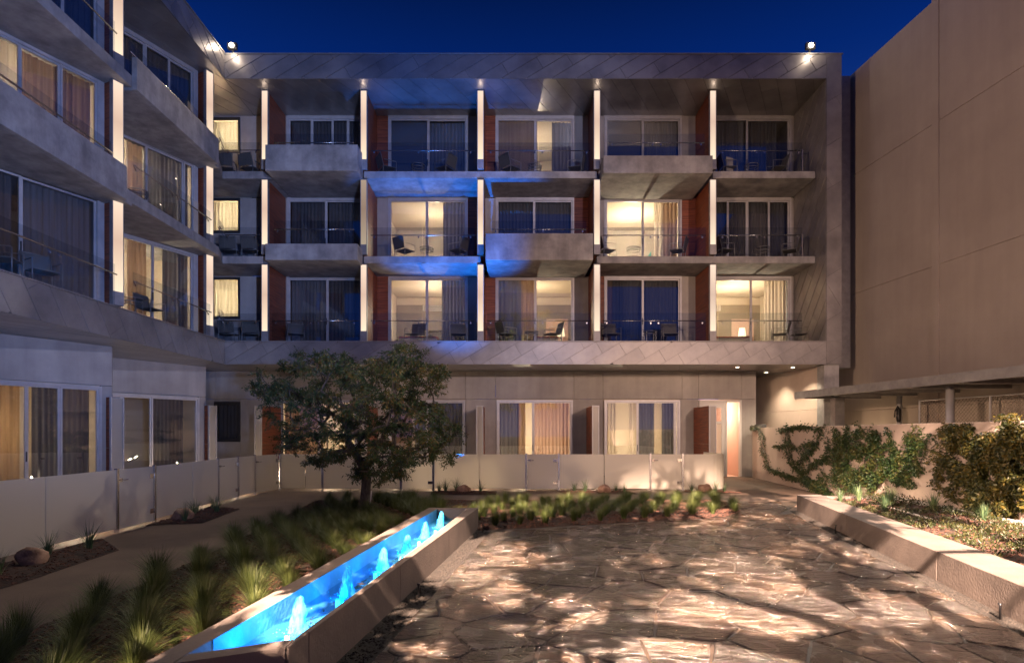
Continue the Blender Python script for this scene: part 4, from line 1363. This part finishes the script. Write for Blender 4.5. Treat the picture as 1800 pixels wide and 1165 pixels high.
# the orientation above puts thickness to the right of the line
bxo = MB((VW(22.5), 22.5, 0), (gu.x, gu.y)).box(-.55, .45, -.19, -.04, 1.902, 2.02)
tag(bxo.build('wall_light_box', 'black', bevel=.01), 'small black box standing on the far end of the garden wall', 'box')
# lit kerb at the foot of the wall and a loose pale pipe
kb_ = MB().prism([(VW(9.0) - .16, 9.0), (VW(9.0) - .06, 9.0), (VW(12.6) - .06, 12.6), (VW(12.6) - .16, 12.6)], .30, .37)
kb_.build('kerb', 'trim', pl)
tag(MB().tube([(6.62, 9.3, .345), (6.85, 10.6, .35), (6.95, 11.3, .34)], .018, 8).build('irrigation_pipe', 'trim', smooth=True), 'pale irrigation pipe lying in the planter bed', 'pipe')
for (x, y) in ((VW(12.2) - .30, 12.2), (VW(14.8) - .35, 14.8), (VW(9.9) - .35, 9.9)):
    lamp('wall_uplight', 'POINT', (x - .25, y, .5), 9, (1, .74, .5), size=.03)

# ------------------------------------------------------------------ plants
def leaf_quad(mb, c, d, w, l_, nrm):
    """pointed leaf of four corners"""
    s = d.cross(nrm)
    if s.length < 1e-4: s = Vector((1, 0, 0))
    s.normalize()
    i = len(mb.v)
    mb.v += [tuple(c), tuple(c + d * l_ * .45 + s * w * .5 + nrm * l_ * .06), tuple(c + d * l_), tuple(c + d * l_ * .45 - s * w * .5 + nrm * l_ * .06)]
    mb.f.append((i, i + 1, i + 2, i + 3))


def rv(rnd):
    return Vector((rnd.gauss(0, 1), rnd.gauss(0, 1), rnd.gauss(0, 1))).normalized()


# vines on the garden wall: stems follow points given as (image column, image row) of the wall face
def wall_pt(px, py, off=.03):
    k = (px - 900) / 1050
    y = 6.965 / (k - .1); x = k * y
    return Vector((x - off, y - 0, EYE + (760 - py) * y / 1050))


def vine(name, label, stems, blobs, m, leafs, seed, size=.05):
    rnd = random.Random(seed)
    t = thing(name, label, 'vine', tuple(wall_pt(*stems[0][0], .05))[:2] + (.3,))
    sb = MB(); lb = MB()
    for st in stems:
        pts = [wall_pt(*p, .03) for p in st]
        fine = []
        for a, b_ in zip(pts, pts[1:]):
            kk = max(2, int((b_ - a).length / .12))
            for i in range(kk):
                q = a + (b_ - a) * i / kk; q.z += rnd.uniform(-.02, .02); q.y += rnd.uniform(-.02, .02); fine.append(q)
        fine.append(pts[-1])
        sb.tube([tuple(p) for p in fine], [.012 * (1 - .7 * i / len(fine)) + .002 for i in range(len(fine))], 5)
        tot = sum((b_ - a).length for a, b_ in zip(pts, pts[1:]))
        for _ in range(int(tot * leafs * 1.0)):
            i = rnd.randrange(len(fine) - 1)
            q = fine[i] + (fine[i + 1] - fine[i]) * rnd.random()
            spread = rnd.gauss(0, .12)
            dirz = Vector((0, rnd.choice((-1, 1)), rnd.uniform(-.6, .5))).normalized()
            q = q + dirz * abs(spread) + Vector((-rnd.uniform(.0, .05), 0, 0))
            nrm = Vector((-1, rnd.uniform(-.5, .5), rnd.uniform(-.1, .7))).normalized()
            d = (dirz + Vector((rnd.uniform(-.3, .1), 0, -.25))).normalized()
            leaf_quad(lb, q, d, size * .5, size * rnd.uniform(.9, 1.9), nrm)
    for (px, py, rx, ry, cnt, depth) in blobs:
        for _ in range(int(cnt * 1.7)):
            a = rnd.uniform(0, 6.283); rr = math.sqrt(rnd.random()) * rnd.uniform(.8, 1.3)
            X, Yp = px + rx * rr * math.cos(a), py + ry * rr * math.sin(a)
            q = wall_pt(X, Yp, 0)
            if q.z < .05 or q.z > 2.02: continue
            if noise.noise(Vector((q.y * 2.6, q.z * 3.6, seed))) < -.30 + .62 * max(0, rr - .45): continue
            if noise.noise(Vector((q.y * 9, q.z * 10, seed))) < -.28: continue
            q.x -= .02 + rnd.random() * depth * .5
            nrm = Vector((-1, rnd.uniform(-.7, .7), rnd.uniform(-.2, .9))).normalized()
            d = Vector((rnd.uniform(-.5, .1), rnd.uniform(-1, 1), rnd.uniform(-1, .25))).normalized()
            leaf_quad(lb, q, d, size * .55, size * rnd.uniform(.7, 1.5), nrm)
    sb.build('stem', 'bark', t)
    l_ = lb.build('leaves', m, t); l_['kind'] = 'stuff'
    return t


vine('climbing_vine', 'lacy green vine with open branches on the left end of the garden wall', [
    [(1462, 868), (1430, 848), (1400, 822), (1388, 795), (1386, 770), (1392, 752)],
    [(1430, 848), (1390, 838), (1352, 822), (1344, 795), (1342, 765), (1336, 752)],
    [(1400, 822), (1420, 800), (1436, 780), (1440, 758), (1450, 748)],
    [(1336, 752), (1325, 753)], [(1392, 752), (1410, 750), (1430, 750)], [(1386, 775), (1402, 790)], [(1410, 835), (1440, 812), (1462, 800)],
    [(1392, 752), (1372, 758)], [(1386, 782), (1366, 786)], [(1436, 780), (1418, 782)], [(1462, 868), (1440, 862), (1415, 845)], [(1420, 800), (1412, 780)]],
    [(1442, 850, 18, 14, 260, .08)], 'vine', 150, 21, .085)
vine('climbing_vine', 'dense bushy green vine filling the middle of the garden wall', [
    [(1500, 868), (1495, 820), (1480, 780), (1470, 752)], [(1500, 868), (1520, 820), (1530, 770), (1532, 748)], [(1495, 820), (1460, 790), (1455, 765)],
    [(1510, 850), (1560, 835), (1600, 800), (1610, 765)], [(1560, 835), (1590, 840), (1620, 815), (1632, 790)], [(1600, 800), (1630, 770), (1640, 762)]],
    [(1505, 780, 48, 34, 2300, .16), (1505, 835, 60, 34, 3200, .2), (1480, 800, 30, 40, 900, .12), (1552, 800, 26, 48, 1100, .14), (1590, 815, 36, 44, 1500, .12), (1610, 775, 28, 24, 380, .1), (1548, 760, 20, 12, 200, .1)],
    'vine', 150, 22, .062)
vine('climbing_vine', 'thick olive-brown vine hanging over the right end of the garden wall', [
    [(1780, 915), (1740, 860), (1700, 830), (1650, 822)], [(1780, 915), (1760, 820), (1720, 780), (1680, 760)], [(1700, 830), (1660, 800), (1640, 790)], [(1740, 860), (1690, 880), (1665, 870)],
    [(1720, 780), (1670, 745)], [(1700, 800), (1655, 775)]],
    [(1745, 790, 72, 44, 5200, .30), (1760, 850, 70, 55, 5200, .34), (1700, 830, 55, 40, 2000, .2), (1690, 765, 40, 20, 900, .2), (1672, 825, 34, 22, 420, .14), (1730, 890, 45, 22, 900, .25), (1800, 800, 60, 80, 3500, .4)],
    'olive', 130, 23, .062)


# feathery grass tufts
def tuft_mesh(seed, blades=300, h=.34, spread=.30, m='grass', w=.0075):
    rnd = random.Random(seed); mb = MB()
    for _ in range(blades):
        a = rnd.uniform(0, 6.283); lean = abs(rnd.gauss(0, .5)) * spread + .02; hh = h * rnd.uniform(.6, 1.12)
        r0 = rnd.uniform(0, .05); d = Vector((math.cos(a), math.sin(a), 0)); s = Vector((-d.y, d.x, 0)) * w * rnd.uniform(.6, 1.1)
        p0 = d * r0; cur = 1.2 + rnd.random()
        prev = None; k = 4
        for i in range(k + 1):
            t = i / k
            p = p0 + d * lean * t ** cur + Vector((0, 0, hh * (t - .22 * t * t * lean / spread)))
            ww = s * (1 - t) * .5
            j = len(mb.v)
            if i < k:
                mb.v += [tuple(p - ww), tuple(p + ww)]
                if i: mb.f.append((j - 2, j - 1, j + 1, j))
            else:
                mb.v.append(tuple(p)); mb.f.append((j - 2, j - 1, j))
    return mb.mesh('grass_blades', m)


tm = [tuft_mesh(i, 420, .34, .40) for i in range(5)]
TREE = (-3.18, 12.75)
occupied = []
rnd = random.Random(4)


def tuft(x, y, label, group, s=1.0):
    if not inside((x, y), BED) or edge_dist((x, y), BED) < .10: return False
    if math.hypot(x - TREE[0], y - TREE[1]) < .32: return False
    if FO_L(y) - .22 < x < FO(y) + .1 and y < 10.9: return False
    if any((x - a) ** 2 + (y - b) ** 2 < .085 for a, b in occupied): return False
    occupied.append((x, y))
    o = bpy.data.objects.new('grass_tuft', rnd.choice(tm)); COL.objects.link(o)
    o.location = (x, y, bed_h(x, y) - .01); o.rotation_euler = (rnd.uniform(-.08, .08), rnd.uniform(-.08, .08), rnd.uniform(0, 6.28))
    k = s * rnd.uniform(.78, 1.12)
    o.scale = (k * rnd.uniform(.9, 1.15), k, k * rnd.uniform(.88, 1.1))
    tag(o, label, 'grass', group)
    return True


# rows on the left bed: from the trough towards the path
row = 0
for j in range(-2, 14):
    y0 = 2.5 + .78 * j
    row += 1
    for i in range(12):
        x = FO_L(y0) - .50 - .165 * i + rnd.uniform(-.04, .04); y = y0 + .31 * i + rnd.uniform(-.05, .05)
        if y0 > 10.7: x = -1.5 - .165 * i
        if y < 2.6: continue
        tuft(x, y, 'feather grass, %s out from the trough in the %s row of the left bed' % (ORD[i + 1], ORD[row]), 'feather grass planted in rows in the mulch bed')
row = 0
for j in range(16):
    x0 = -1.35 + .5 * j
    y0 = 10.75 + .3465 * (x0 + .49) if x0 > -.5 else 11.0
    row += 1
    for i in range(8):
        x = x0 + .17 * i + rnd.uniform(-.05, .05); y = y0 + .46 * i + rnd.uniform(-.05, .05)
        tuft(x, y, 'feather grass, %s back from the paving in the %s row right of the trough' % (ORD[i + 1], ORD[row]), 'feather grass planted in rows in the mulch bed', .92)
for tk, (x, y) in enumerate(((-4.3, 13.9), (-3.9, 12.2), (-4.0, 14.6), (-3.5, 14.3), (-2.5, 13.6), (-2.9, 14.7), (-4.5, 14.7), (-2.3, 12.6), (-1.9, 14.4))):
    tuft(x, y, 'feather grass near the foot of the tree, %s' % ['left and level with it', 'close in front of it on the left', 'far left by the path', 'behind it on the left', 'behind it on the right', 'directly behind it', 'at the far left bed corner', 'in front of it on the right', 'far right behind it'][tk], 'feather grass around the tree')
print('tufts', len(occupied))

# small beds at the foot of the glass fences
small = [
    ([(-6.70, 4.6), (-5.65, 4.6), (-5.60, 6.9), (-5.73, 8.72), (-6.70, 9.75)], (-6.22, 7.75, .165), 'left path, nearer one', [(-6.35, 6.6), (-6.1, 7.1), (-6.45, 8.3), (-6.2, 8.75), (-6.4, 5.6), (-5.95, 6.2)]),
    ([(-6.78, 10.9), (-6.45, 11.15), (-5.86, 11.3), (-6.08, 13.38), (-7.0, 13.9)], (-6.48, 11.75, .17), 'left path, further one', [(-6.55, 12.3), (-6.3, 12.75), (-6.75, 12.8), (-6.3, 11.5), (-6.6, 13.2)]),
    ([(-2.25, 16.45), (-.44, 16.45), (-.44, 17.5), (-2.35, 17.5)], (-1.38, 17.05, .17), 'back path by the tree', [(-1.9, 17.1), (-1.6, 17.25), (-.9, 17.1), (-2.1, 17.3)]),
    ([(1.45, 16.65), (3.55, 16.65), (3.35, 17.5), (1.30, 17.5)], (2.62, 17.0, .17), 'back path, middle one', [(1.8, 17.2), (2.1, 17.1), (3.0, 17.2), (3.2, 17.0)]),
    ([(5.05, 16.95), (6.55, 16.85), (6.2, 17.5), (5.0, 17.52)], (5.55, 17.2, .17), 'back path, right end', [(5.2, 17.3), (5.85, 17.2), (6.1, 17.15)])]
bm_ = [tuft_mesh(40 + i, 46, .42, .42, 'blade', .016) for i in range(4)]
for si, (poly, (bx_, by_, br), where, gr) in enumerate(small):
    hf = mulch_bed('fence_bed', poly, .09, .035, z=.005, chips=700, seed=30 + si, chip=.05)
    mb = MB(); nu, nv = 16, 10; rr = random.Random(60 + si)
    for j in range(nv + 1):
        ph = math.pi * j / nv
        for i in range(nu):
            th = 6.2832 * i / nu
            d = Vector((math.sin(ph) * math.cos(th), math.sin(ph) * math.sin(th), math.cos(ph)))
            k = br * (1 + .30 * noise.noise(d * 1.3 + Vector((si * 5, 0, 0))) + .10 * noise.noise(d * 4 + Vector((0, si * 3, 0))))
            mb.v.append((bx_ + d.x * k * 1.1, by_ + d.y * k, br * .55 + d.z * k * .85))
    for j in range(nv):
        for i in range(nu):
            a = j * nu + i; b_ = j * nu + (i + 1) % nu
            mb.f.append((a, a + nu, b_ + nu, b_))
    b_o = mb.build('boulder', 'rock', smooth=True)
    tag(b_o, 'small brown boulder in the fence bed on the ' + where, 'boulder', 'boulders in the fence beds')
    for gi, (x, y) in enumerate(gr):
        o = bpy.data.objects.new('strap_leaf_plant', bm_[gi % 4]); COL.objects.link(o)
        o.location = (x, y, hf(x, y)); k = rr.uniform(.7, 1.05); o.scale = (k, k, k); o.rotation_euler = (0, 0, rr.uniform(0, 6))
        tag(o, 'strap-leaved plant, %s in the fence bed on the %s' % (ORD[gi + 1], where), 'plant', 'strap-leaved plants in the fence beds')

# planter plants: low cover and upright plants
rnd = random.Random(77)
cb = MB()
for _ in range(15000):
    y = rnd.uniform(3.5, 12.8); x = rnd.uniform(PW(y) + .55, VW(y) - .1)
    dn = noise.noise(Vector((x * 1.5, y * 1.5, 5)))
    if dn < -.05: continue
    z = pl_h(x, y) + rnd.random() * (.05 + .18 * max(0, dn))
    d = Vector((rnd.uniform(-1, 1), rnd.uniform(-1, 1), rnd.uniform(.1, 1.2))).normalized()
    leaf_quad(cb, Vector((x, y, z)), d, .02, rnd.uniform(.03, .07), rv(rnd))
c = cb.build('ground_cover', 'cover'); c['kind'] = 'stuff'
for k, (x, y, s) in enumerate(((7.35, 11.6, 1.0), (7.0, 11.2, .8), (7.55, 10.7, .9), (6.7, 12.2, .7), (7.2, 12.4, .8), (7.5, 9.5, .8), (6.5, 10.4, .6))):
    o = bpy.data.objects.new('planter_shrub', bm_[k % 4]); COL.objects.link(o)
    o.data = tuft_mesh(90 + k, 110, .42, .34, 'blade', .018)
    o.location = (x, y, pl_h(x, y)); o.scale = (s, s, s)
    tag(o, 'narrow-leaved green plant in the planter bed, %s' % ['at the foot of the dense vine', 'just left of the dense vine foot', 'in the middle by the pale kerb', 'left, nearest the far end', 'at the far end near the wall', 'nearest the viewer by the wall', 'nearest, by the planter wall'][k], 'plant', 'plants in the planter')


# ------------------------------------------------------------------ trees
def tree(name, label, base, nodes, trunk_pts, r0, m, nleaf, leaf, seed, tint='leaf', clus=.34, twig=.006):
    """trunk_pts: leader polyline; nodes: (centre, radius) of foliage clusters"""
    rnd = random.Random(seed)
    t = thing(name, label, 'tree', base)
    sk = []  # (pos, parent)
    tp = [Vector(p) for p in trunk_pts]
    for i, p in enumerate(tp): sk.append([p, i - 1, 0])
    cl = sorted(nodes, key=lambda c: (c[0] - tp[-1]).length)
    ends = []
    for c, r_ in cl:
        best = min(range(len(sk)), key=lambda i: (sk[i][0] - c).length + (2.0 if i == 0 else 0) + .35 * max(0, sk[i][0].z - c.z))
        a = sk[best][0]; ln = (c - a).length; kk = max(2, int(ln / .22)); par = best
        side = rv(rnd) * ln * .10
        for i in range(1, kk + 1):
            s = i / kk
            p = a + (c - a) * s + side * math.sin(s * 3.14) + rv(rnd) * .025 + Vector((0, 0, .10 * ln * math.sin(s * 3.14)))
            sk.append([p, par, 0]); par = len(sk) - 1
        ends.append((par, c, r_))
    load = [0] * len(sk)
    for e_, _, _ in ends:
        i = e_
        while i >= 0: load[i] += 1; i = sk[i][1]
    tot = max(load)
    rad = [max(twig, r0 * (l_ / tot) ** .48) for l_ in load]
    bb = MB()
    for i, (p, par, _) in enumerate(sk):
        if par < 0: continue
        ra = min(rad[par], rad[i] * 1.6)
        bb.tube([tuple(sk[par][0]), tuple(p)], [ra, rad[i]], 7 if rad[i] > .02 else 4, cap=False)
    # twigs in the clusters and leaves on them
    lb = MB()
    per = max(1, int(nleaf / len(ends)))
    for e_, c, r_ in ends:
        nt = 9
        for k in range(nt):
            d = rv(rnd); d.z = d.z * .7 + .05
            p0 = c + rv(rnd) * .05; p2 = c + d * r_ * rnd.uniform(.7, 1.25) - Vector((0, 0, r_ * .15)); p1 = (p0 + p2) / 2 + rv(rnd) * r_ * .15
            bb.tube([tuple(p0), tuple(p1), tuple(p2)], [twig, twig * .7, twig * .35], 3, cap=False)
            for _ in range(per // nt):
                s = rnd.random() ** .7
                q = (p0 * (1 - s) + p2 * s) + (p1 - (p0 + p2) / 2) * 2 * s * (1 - s) + rv(rnd) * rnd.uniform(0, .07)
                dd = (d + rv(rnd) * 1.0 + Vector((0, 0, -.5))).normalized()
                leaf_quad(lb, q, dd, leaf * .34, leaf * rnd.uniform(.7, 1.35), rv(rnd))
    bb.build('trunk', 'bark', t, smooth=True)
    l_ = lb.build('crown', tint, t); l_['kind'] = 'stuff'
    return t


# crown clusters from the outline seen in the photograph (columns, rows at the trunk's distance), spread in depth
rnd = random.Random(15)
outline = [(418, 662), (432, 640), (452, 632), (470, 660), (500, 625), (522, 600), (550, 582), (575, 605), (600, 612), (640, 625), (660, 605), (690, 600), (715, 590), (735, 603), (758, 620), (785, 632), (792, 655), (772, 690),
           (790, 720), (815, 755), (812, 790), (795, 830), (765, 845), (735, 820), (700, 845), (680, 862), (630, 858), (610, 822), (570, 828), (545, 822), (515, 808), (480, 770), (465, 735), (440, 700)]
nodes = []
tries = 0
while len(nodes) < 230 and tries < 40000:
    tries += 1
    px = rnd.uniform(415, 815); py = rnd.uniform(580, 862)
    if not inside((px, py), outline): continue
    ed = edge_dist((px, py), outline)
    r_ = .19 + .13 * rnd.random()
    if ed < 10: continue
    half = 1.9 * math.sqrt(max(.05, 1 - ((px - 615) / 215) ** 2)) * (.9 if py < 800 else .6)
    dy = rnd.uniform(-1, 1) * half
    y = TREE[1] + dy
    p = Vector(((px - 900) * y / 1050, y, EYE + (760 - py) * y / 1050))
    if py > 800 and px < 600: pass
    if any((p - q).length < .27 for q, _ in nodes): continue
    nodes.append((p, r_))
T = lambda px, py, y=TREE[1]: ((px - 900) * y / 1050, y, EYE + (760 - py) * y / 1050)
tree('deciduous_tree', 'leafy tree with dark green and yellowing leaves in the grass bed behind the fountain', (TREE[0], TREE[1], 0), nodes,
     [T(641, 905), T(641, 880), T(643, 855), T(644, 838), T(640, 822), T(630, 805), T(620, 790), T(612, 775)], .105, 'bark', 50000, .066, 5, clus=.3)
tag(MB().tube([T(650, 893, 12.6), T(653, 862, 12.6)], .012, 6).build('tree_stake', 'trim', smooth=True), 'thin pale stake standing against the tree trunk', 'stake')

# the tree behind the viewer whose branches throw the shadows on the paving
nodes = []
rnd = random.Random(31)
while len(nodes) < 190:
    p = Vector((rnd.uniform(-5.2, 6.4), -4.2 + rnd.uniform(-2.4, 2.4), rnd.uniform(3.6, 11.8)))
    if ((p.x - .6) / 5.9) ** 2 + ((p.z - 7.6) / 4.3) ** 2 > 1: continue
    if any((p - q).length < .55 for q, _ in nodes): continue
    nodes.append((p, .42))
tree('overhanging_tree', 'open-crowned tree behind the viewer that throws dappled shade on the paving', (.9, -4.4, 0), nodes,
     [(.9, -4.4, 0), (.9, -4.4, 1.5), (1.0, -4.4, 2.9), (.8, -4.3, 4.2), (.6, -4.2, 5.4)], .17, 'bark', 36000, .18, 8, twig=.016)

# ------------------------------------------------------------------ balcony furniture
def make_chair():
    t = thing('patio_chair', 'x', 'chair', (0, 0, 0))
    fr = MB()
    for s in (-1, 1):
        x = s * .29
        fr.tube([(x, .27, 0), (x, .27, .62), (x, .24, .635), (x, -.20, .635)], .013, 6)
        fr.tube([(x, -.24, 0), (x, -.22, .42), (x, -.34, .88)], .013, 6)
    fr.tube([(-.29, .25, .42), (.29, .25, .42)], .011, 6); fr.tube([(-.29, -.34, .87), (.29, -.34, .87)], .012, 6)
    fr.tube([(-.29, -.22, .40), (.29, -.22, .40)], .011, 6)
    fr.build('frame', 'chairmetal', t, smooth=True)
    MB().prism([(-.27, -.20), (.27, -.20), (.27, .26), (-.27, .26)], .405, .425).build('seat', 'sling', t)
    b = MB()
    b.v = [(-.27, -.225, .45), (.27, -.225, .45), (.27, -.33, .86), (-.27, -.33, .86), (-.27, -.24, .45), (.27, -.24, .45), (.27, -.345, .86), (-.27, -.345, .86)]
    b.f = [(0, 1, 2, 3), (7, 6, 5, 4), (0, 4, 5, 1), (1, 5, 6, 2), (2, 6, 7, 3), (3, 7, 4, 0)]
    b.build('backrest', 'sling', t)
    return t


def make_table():
    t = thing('side_table', 'x', 'table', (0, 0, 0))
    for z, r_ in ((.50, .25), (.40, .24)):
        q = MB(); q.tube([(r_ * math.cos(a), r_ * math.sin(a), z) for a in [6.2832 * i / 20 for i in range(21)]], .014, 6, cap=False)
        q.build('ring', 'chairmetal', t, smooth=True)
    q = MB(); q.tube([(0, 0, .502), (0, 0, .512)], .235, 24); q.build('table_top', 'railglass', t)
    for k in range(4):
        a = R(45 + 90 * k)
        q = MB(); q.tube([(.24 * math.cos(a), .24 * math.sin(a), 0), (.24 * math.cos(a), .24 * math.sin(a), .5)], .011, 5); q.build('leg', 'chairmetal', t)
    return t


chair0, table0 = make_chair(), make_table()
fl = {1: 'lowest row', 2: 'middle row', 3: 'top row'}
bayn = {0: 'corner balcony', 1: 'first balcony right of the corner', 2: 'second balcony from the corner', 3: 'centre balcony', 4: 'second balcony from the right', 5: 'right end balcony', 'A': 'nearest left-wing balcony', 'B': 'left-wing balcony beside the corner'}
YC = 22.25
CH = [  # bay, level, px, rot(deg), side
    (0, 3, 398, 10, 'left'), (0, 3, 440, -15, 'right'), (0, 2, 405, 5, 'left'), (0, 2, 443, 0, 'right'), (0, 1, 403, 0, 'left'), (0, 1, 443, 10, 'right'),
    (1, 1, 520, 200, 'left'), (2, 3, 680, -60, 'left'), (2, 3, 783, 60, 'right'), (2, 2, 711, -40, 'left'), (2, 2, 806, 65, 'right'), (2, 1, 729, 160, 'left'), (2, 1, 806, 185, 'right'),
    (3, 3, 897, -50, 'left'), (3, 3, 1013, 75, 'right'), (3, 1, 890, -60, 'left'), (3, 1, 972, 110, 'right'),
    (4, 2, 1066, -75, 'left'), (4, 2, 1192, 65, 'right'), (4, 1, 1074, 190, 'left'), (4, 1, 1178, 175, 'right'),
    (5, 3, 1278, -90, 'left'), (5, 3, 1366, 90, 'right'), (5, 2, 1272, -80, 'left'), (5, 2, 1390, 60, 'right'), (5, 1, 1372, 60, 'left'), (5, 1, 1406, 80, 'right')]
first = True
for (b, L, px, rot, side) in CH:
    y = YC
    lab = 'dark mesh armchair, %s side of the %s, %s' % (side, bayn[b], fl[L])
    o = chair0 if first else copy_thing(chair0, (0, 0, 0), 0)
    first = False
    o.location = ((px - 900) * y / 1050, y, F[L] + .005); o.rotation_euler = (0, 0, R(rot))
    tag(o, lab, 'chair', 'mesh armchairs on the balconies')
TB = [(2, 3, 735), (2, 2, 750), (2, 1, 765), (3, 3, 940), (3, 1, 935), (4, 2, 1114), (4, 1, 1143), (5, 3, 1321), (5, 2, 1341), (1, 2, 536)]
first = True
for (b, L, px) in TB:
    y = YC - .1
    o = table0 if first else copy_thing(table0, (0, 0, 0), 0)
    first = False
    o.location = ((px - 900) * y / 1050, y, F[L] + .005)
    tag(o, 'low round metal table on the %s, %s' % (bayn[b], fl[L]), 'table', 'round tables on the balconies')
for (x, y, L, rot, nm, wh) in ((-10.75, 17.75, 1, -100, 'B', 'far'), (-10.75, 12.6, 1, -70, 'A', 'near'), (-10.7, 13.6, 1, -120, 'A', 'far')):
    o = copy_thing(chair0, (x, y, F[L] + .005), R(rot), 'mesh armchair at the %s end of the %s, %s' % (wh, bayn[nm], fl[L]), 'mesh armchairs on the balconies')
for (x, y, L, nm) in ((-10.6, 16.7, 1, 'B'), (-10.6, 16.95, 2, 'B')):
    copy_thing(table0, (x, y, F[L] + .005), 0, 'low round metal table on the %s, %s' % (bayn[nm], fl[L]), 'round tables on the balconies')
tw_ = MB((7.95, 22.12, F[3]), (.9, .44)).box(-.02, .30, -.03, .03, .05, .82)
tag(tw_.build('towel', 'towel', bevel=.012), 'pale towel hung over the chair on the right end balcony, top row', 'towel')

# furnishings in the lit rooms of the lowest balcony row
for (b, dx) in ((2, .9), (3, 1.75), (5, 1.3)):
    x0 = bays[b][0]; z = F[1] + .01
    bd = thing('hotel_bed', 'white bed in the lit room behind the %s, lowest row' % bayn[b], 'bed', (x0 + dx, 25.6, z))
    MB().box(x0 + dx - .8, x0 + dx + .8, 24.7, 26.6, z + .1, z + .42).build('bed_base', 'roomdark', bd)
    MB().box(x0 + dx - .8, x0 + dx + .8, 24.68, 26.55, z + .425, z + .68).build('mattress', 'white', bd, bevel=.05)
    MB().box(x0 + dx - .82, x0 + dx + .82, 24.66, 25.3, z + .69, z + .72).build('throw', 'redfab', bd)
    lp = thing('bedside_lamp', 'lit bedside lamp in the room behind the %s, lowest row' % bayn[b], 'lamp', (x0 + dx + 1.05, 26.3, z))
    q = MB(); q.tube([(x0 + dx + 1.05, 26.3, z), (x0 + dx + 1.05, 26.3, z + 1.0)], .03, 8); q.build('lamp_base', 'steel', lp)
    q = MB(); q.tube([(x0 + dx + 1.05, 26.3, z + 1.0), (x0 + dx + 1.05, 26.3, z + 1.35)], [.17, .12], 16); q.build('lamp_shade', 'lampshade', lp)

# roof floodlights
for (x, ww) in ((-9.75, 'left corner'), (10.4, 'right end')):
    t = thing('roof_floodlight', 'lit floodlight on a short bracket on the roof edge at the ' + ww, 'floodlight', (x, 20.9, PT + .03), 'floodlights on the roof edge')
    MB().box(x - .03, x + .03, 20.85, 20.91, PT + .03, PT + .22).build('bracket', 'dark_alu', t)
    q = MB((x, 20.82, PT + .30), (1, 0)); q.box(-.16, .16, -.05, .08, -.10, .12); q.build('housing', 'dark_alu', t, bevel=.01)
    q = MB(); q.tube([(x, 20.765, PT + .31), (x, 20.745, PT + .31)], .08, 16); q.build('lens', 'lens', t)
    lamp('floodlight_spill', 'POINT', (x, 20.45, PT + .05), 18, (1, .80, .60), size=.03)

# small spikes in the gravel strips
for k, (px, py, wh) in enumerate(((1467, 938, 'far end of the planter wall'), (1770, 1090, 'near end of the planter wall'), (743, 1052, 'near part of the fountain trough'), (845, 936, 'far corner of the fountain trough'))):
    y = EYE * 1050 / (py - 760); x = (px - 900) * y / 1050
    if k < 2: x = PW(y) - .12
    else: x = FO(y) + .14
    q = MB(); q.tube([(x, y, .005), (x, y, .13), (x, y, .16)], [.010, .010, .018], 8)
    tag(q.build('garden_spike', 'black', smooth=True), 'small black lamp spike in the gravel by the ' + wh, 'spike', 'lamp spikes in the gravel')
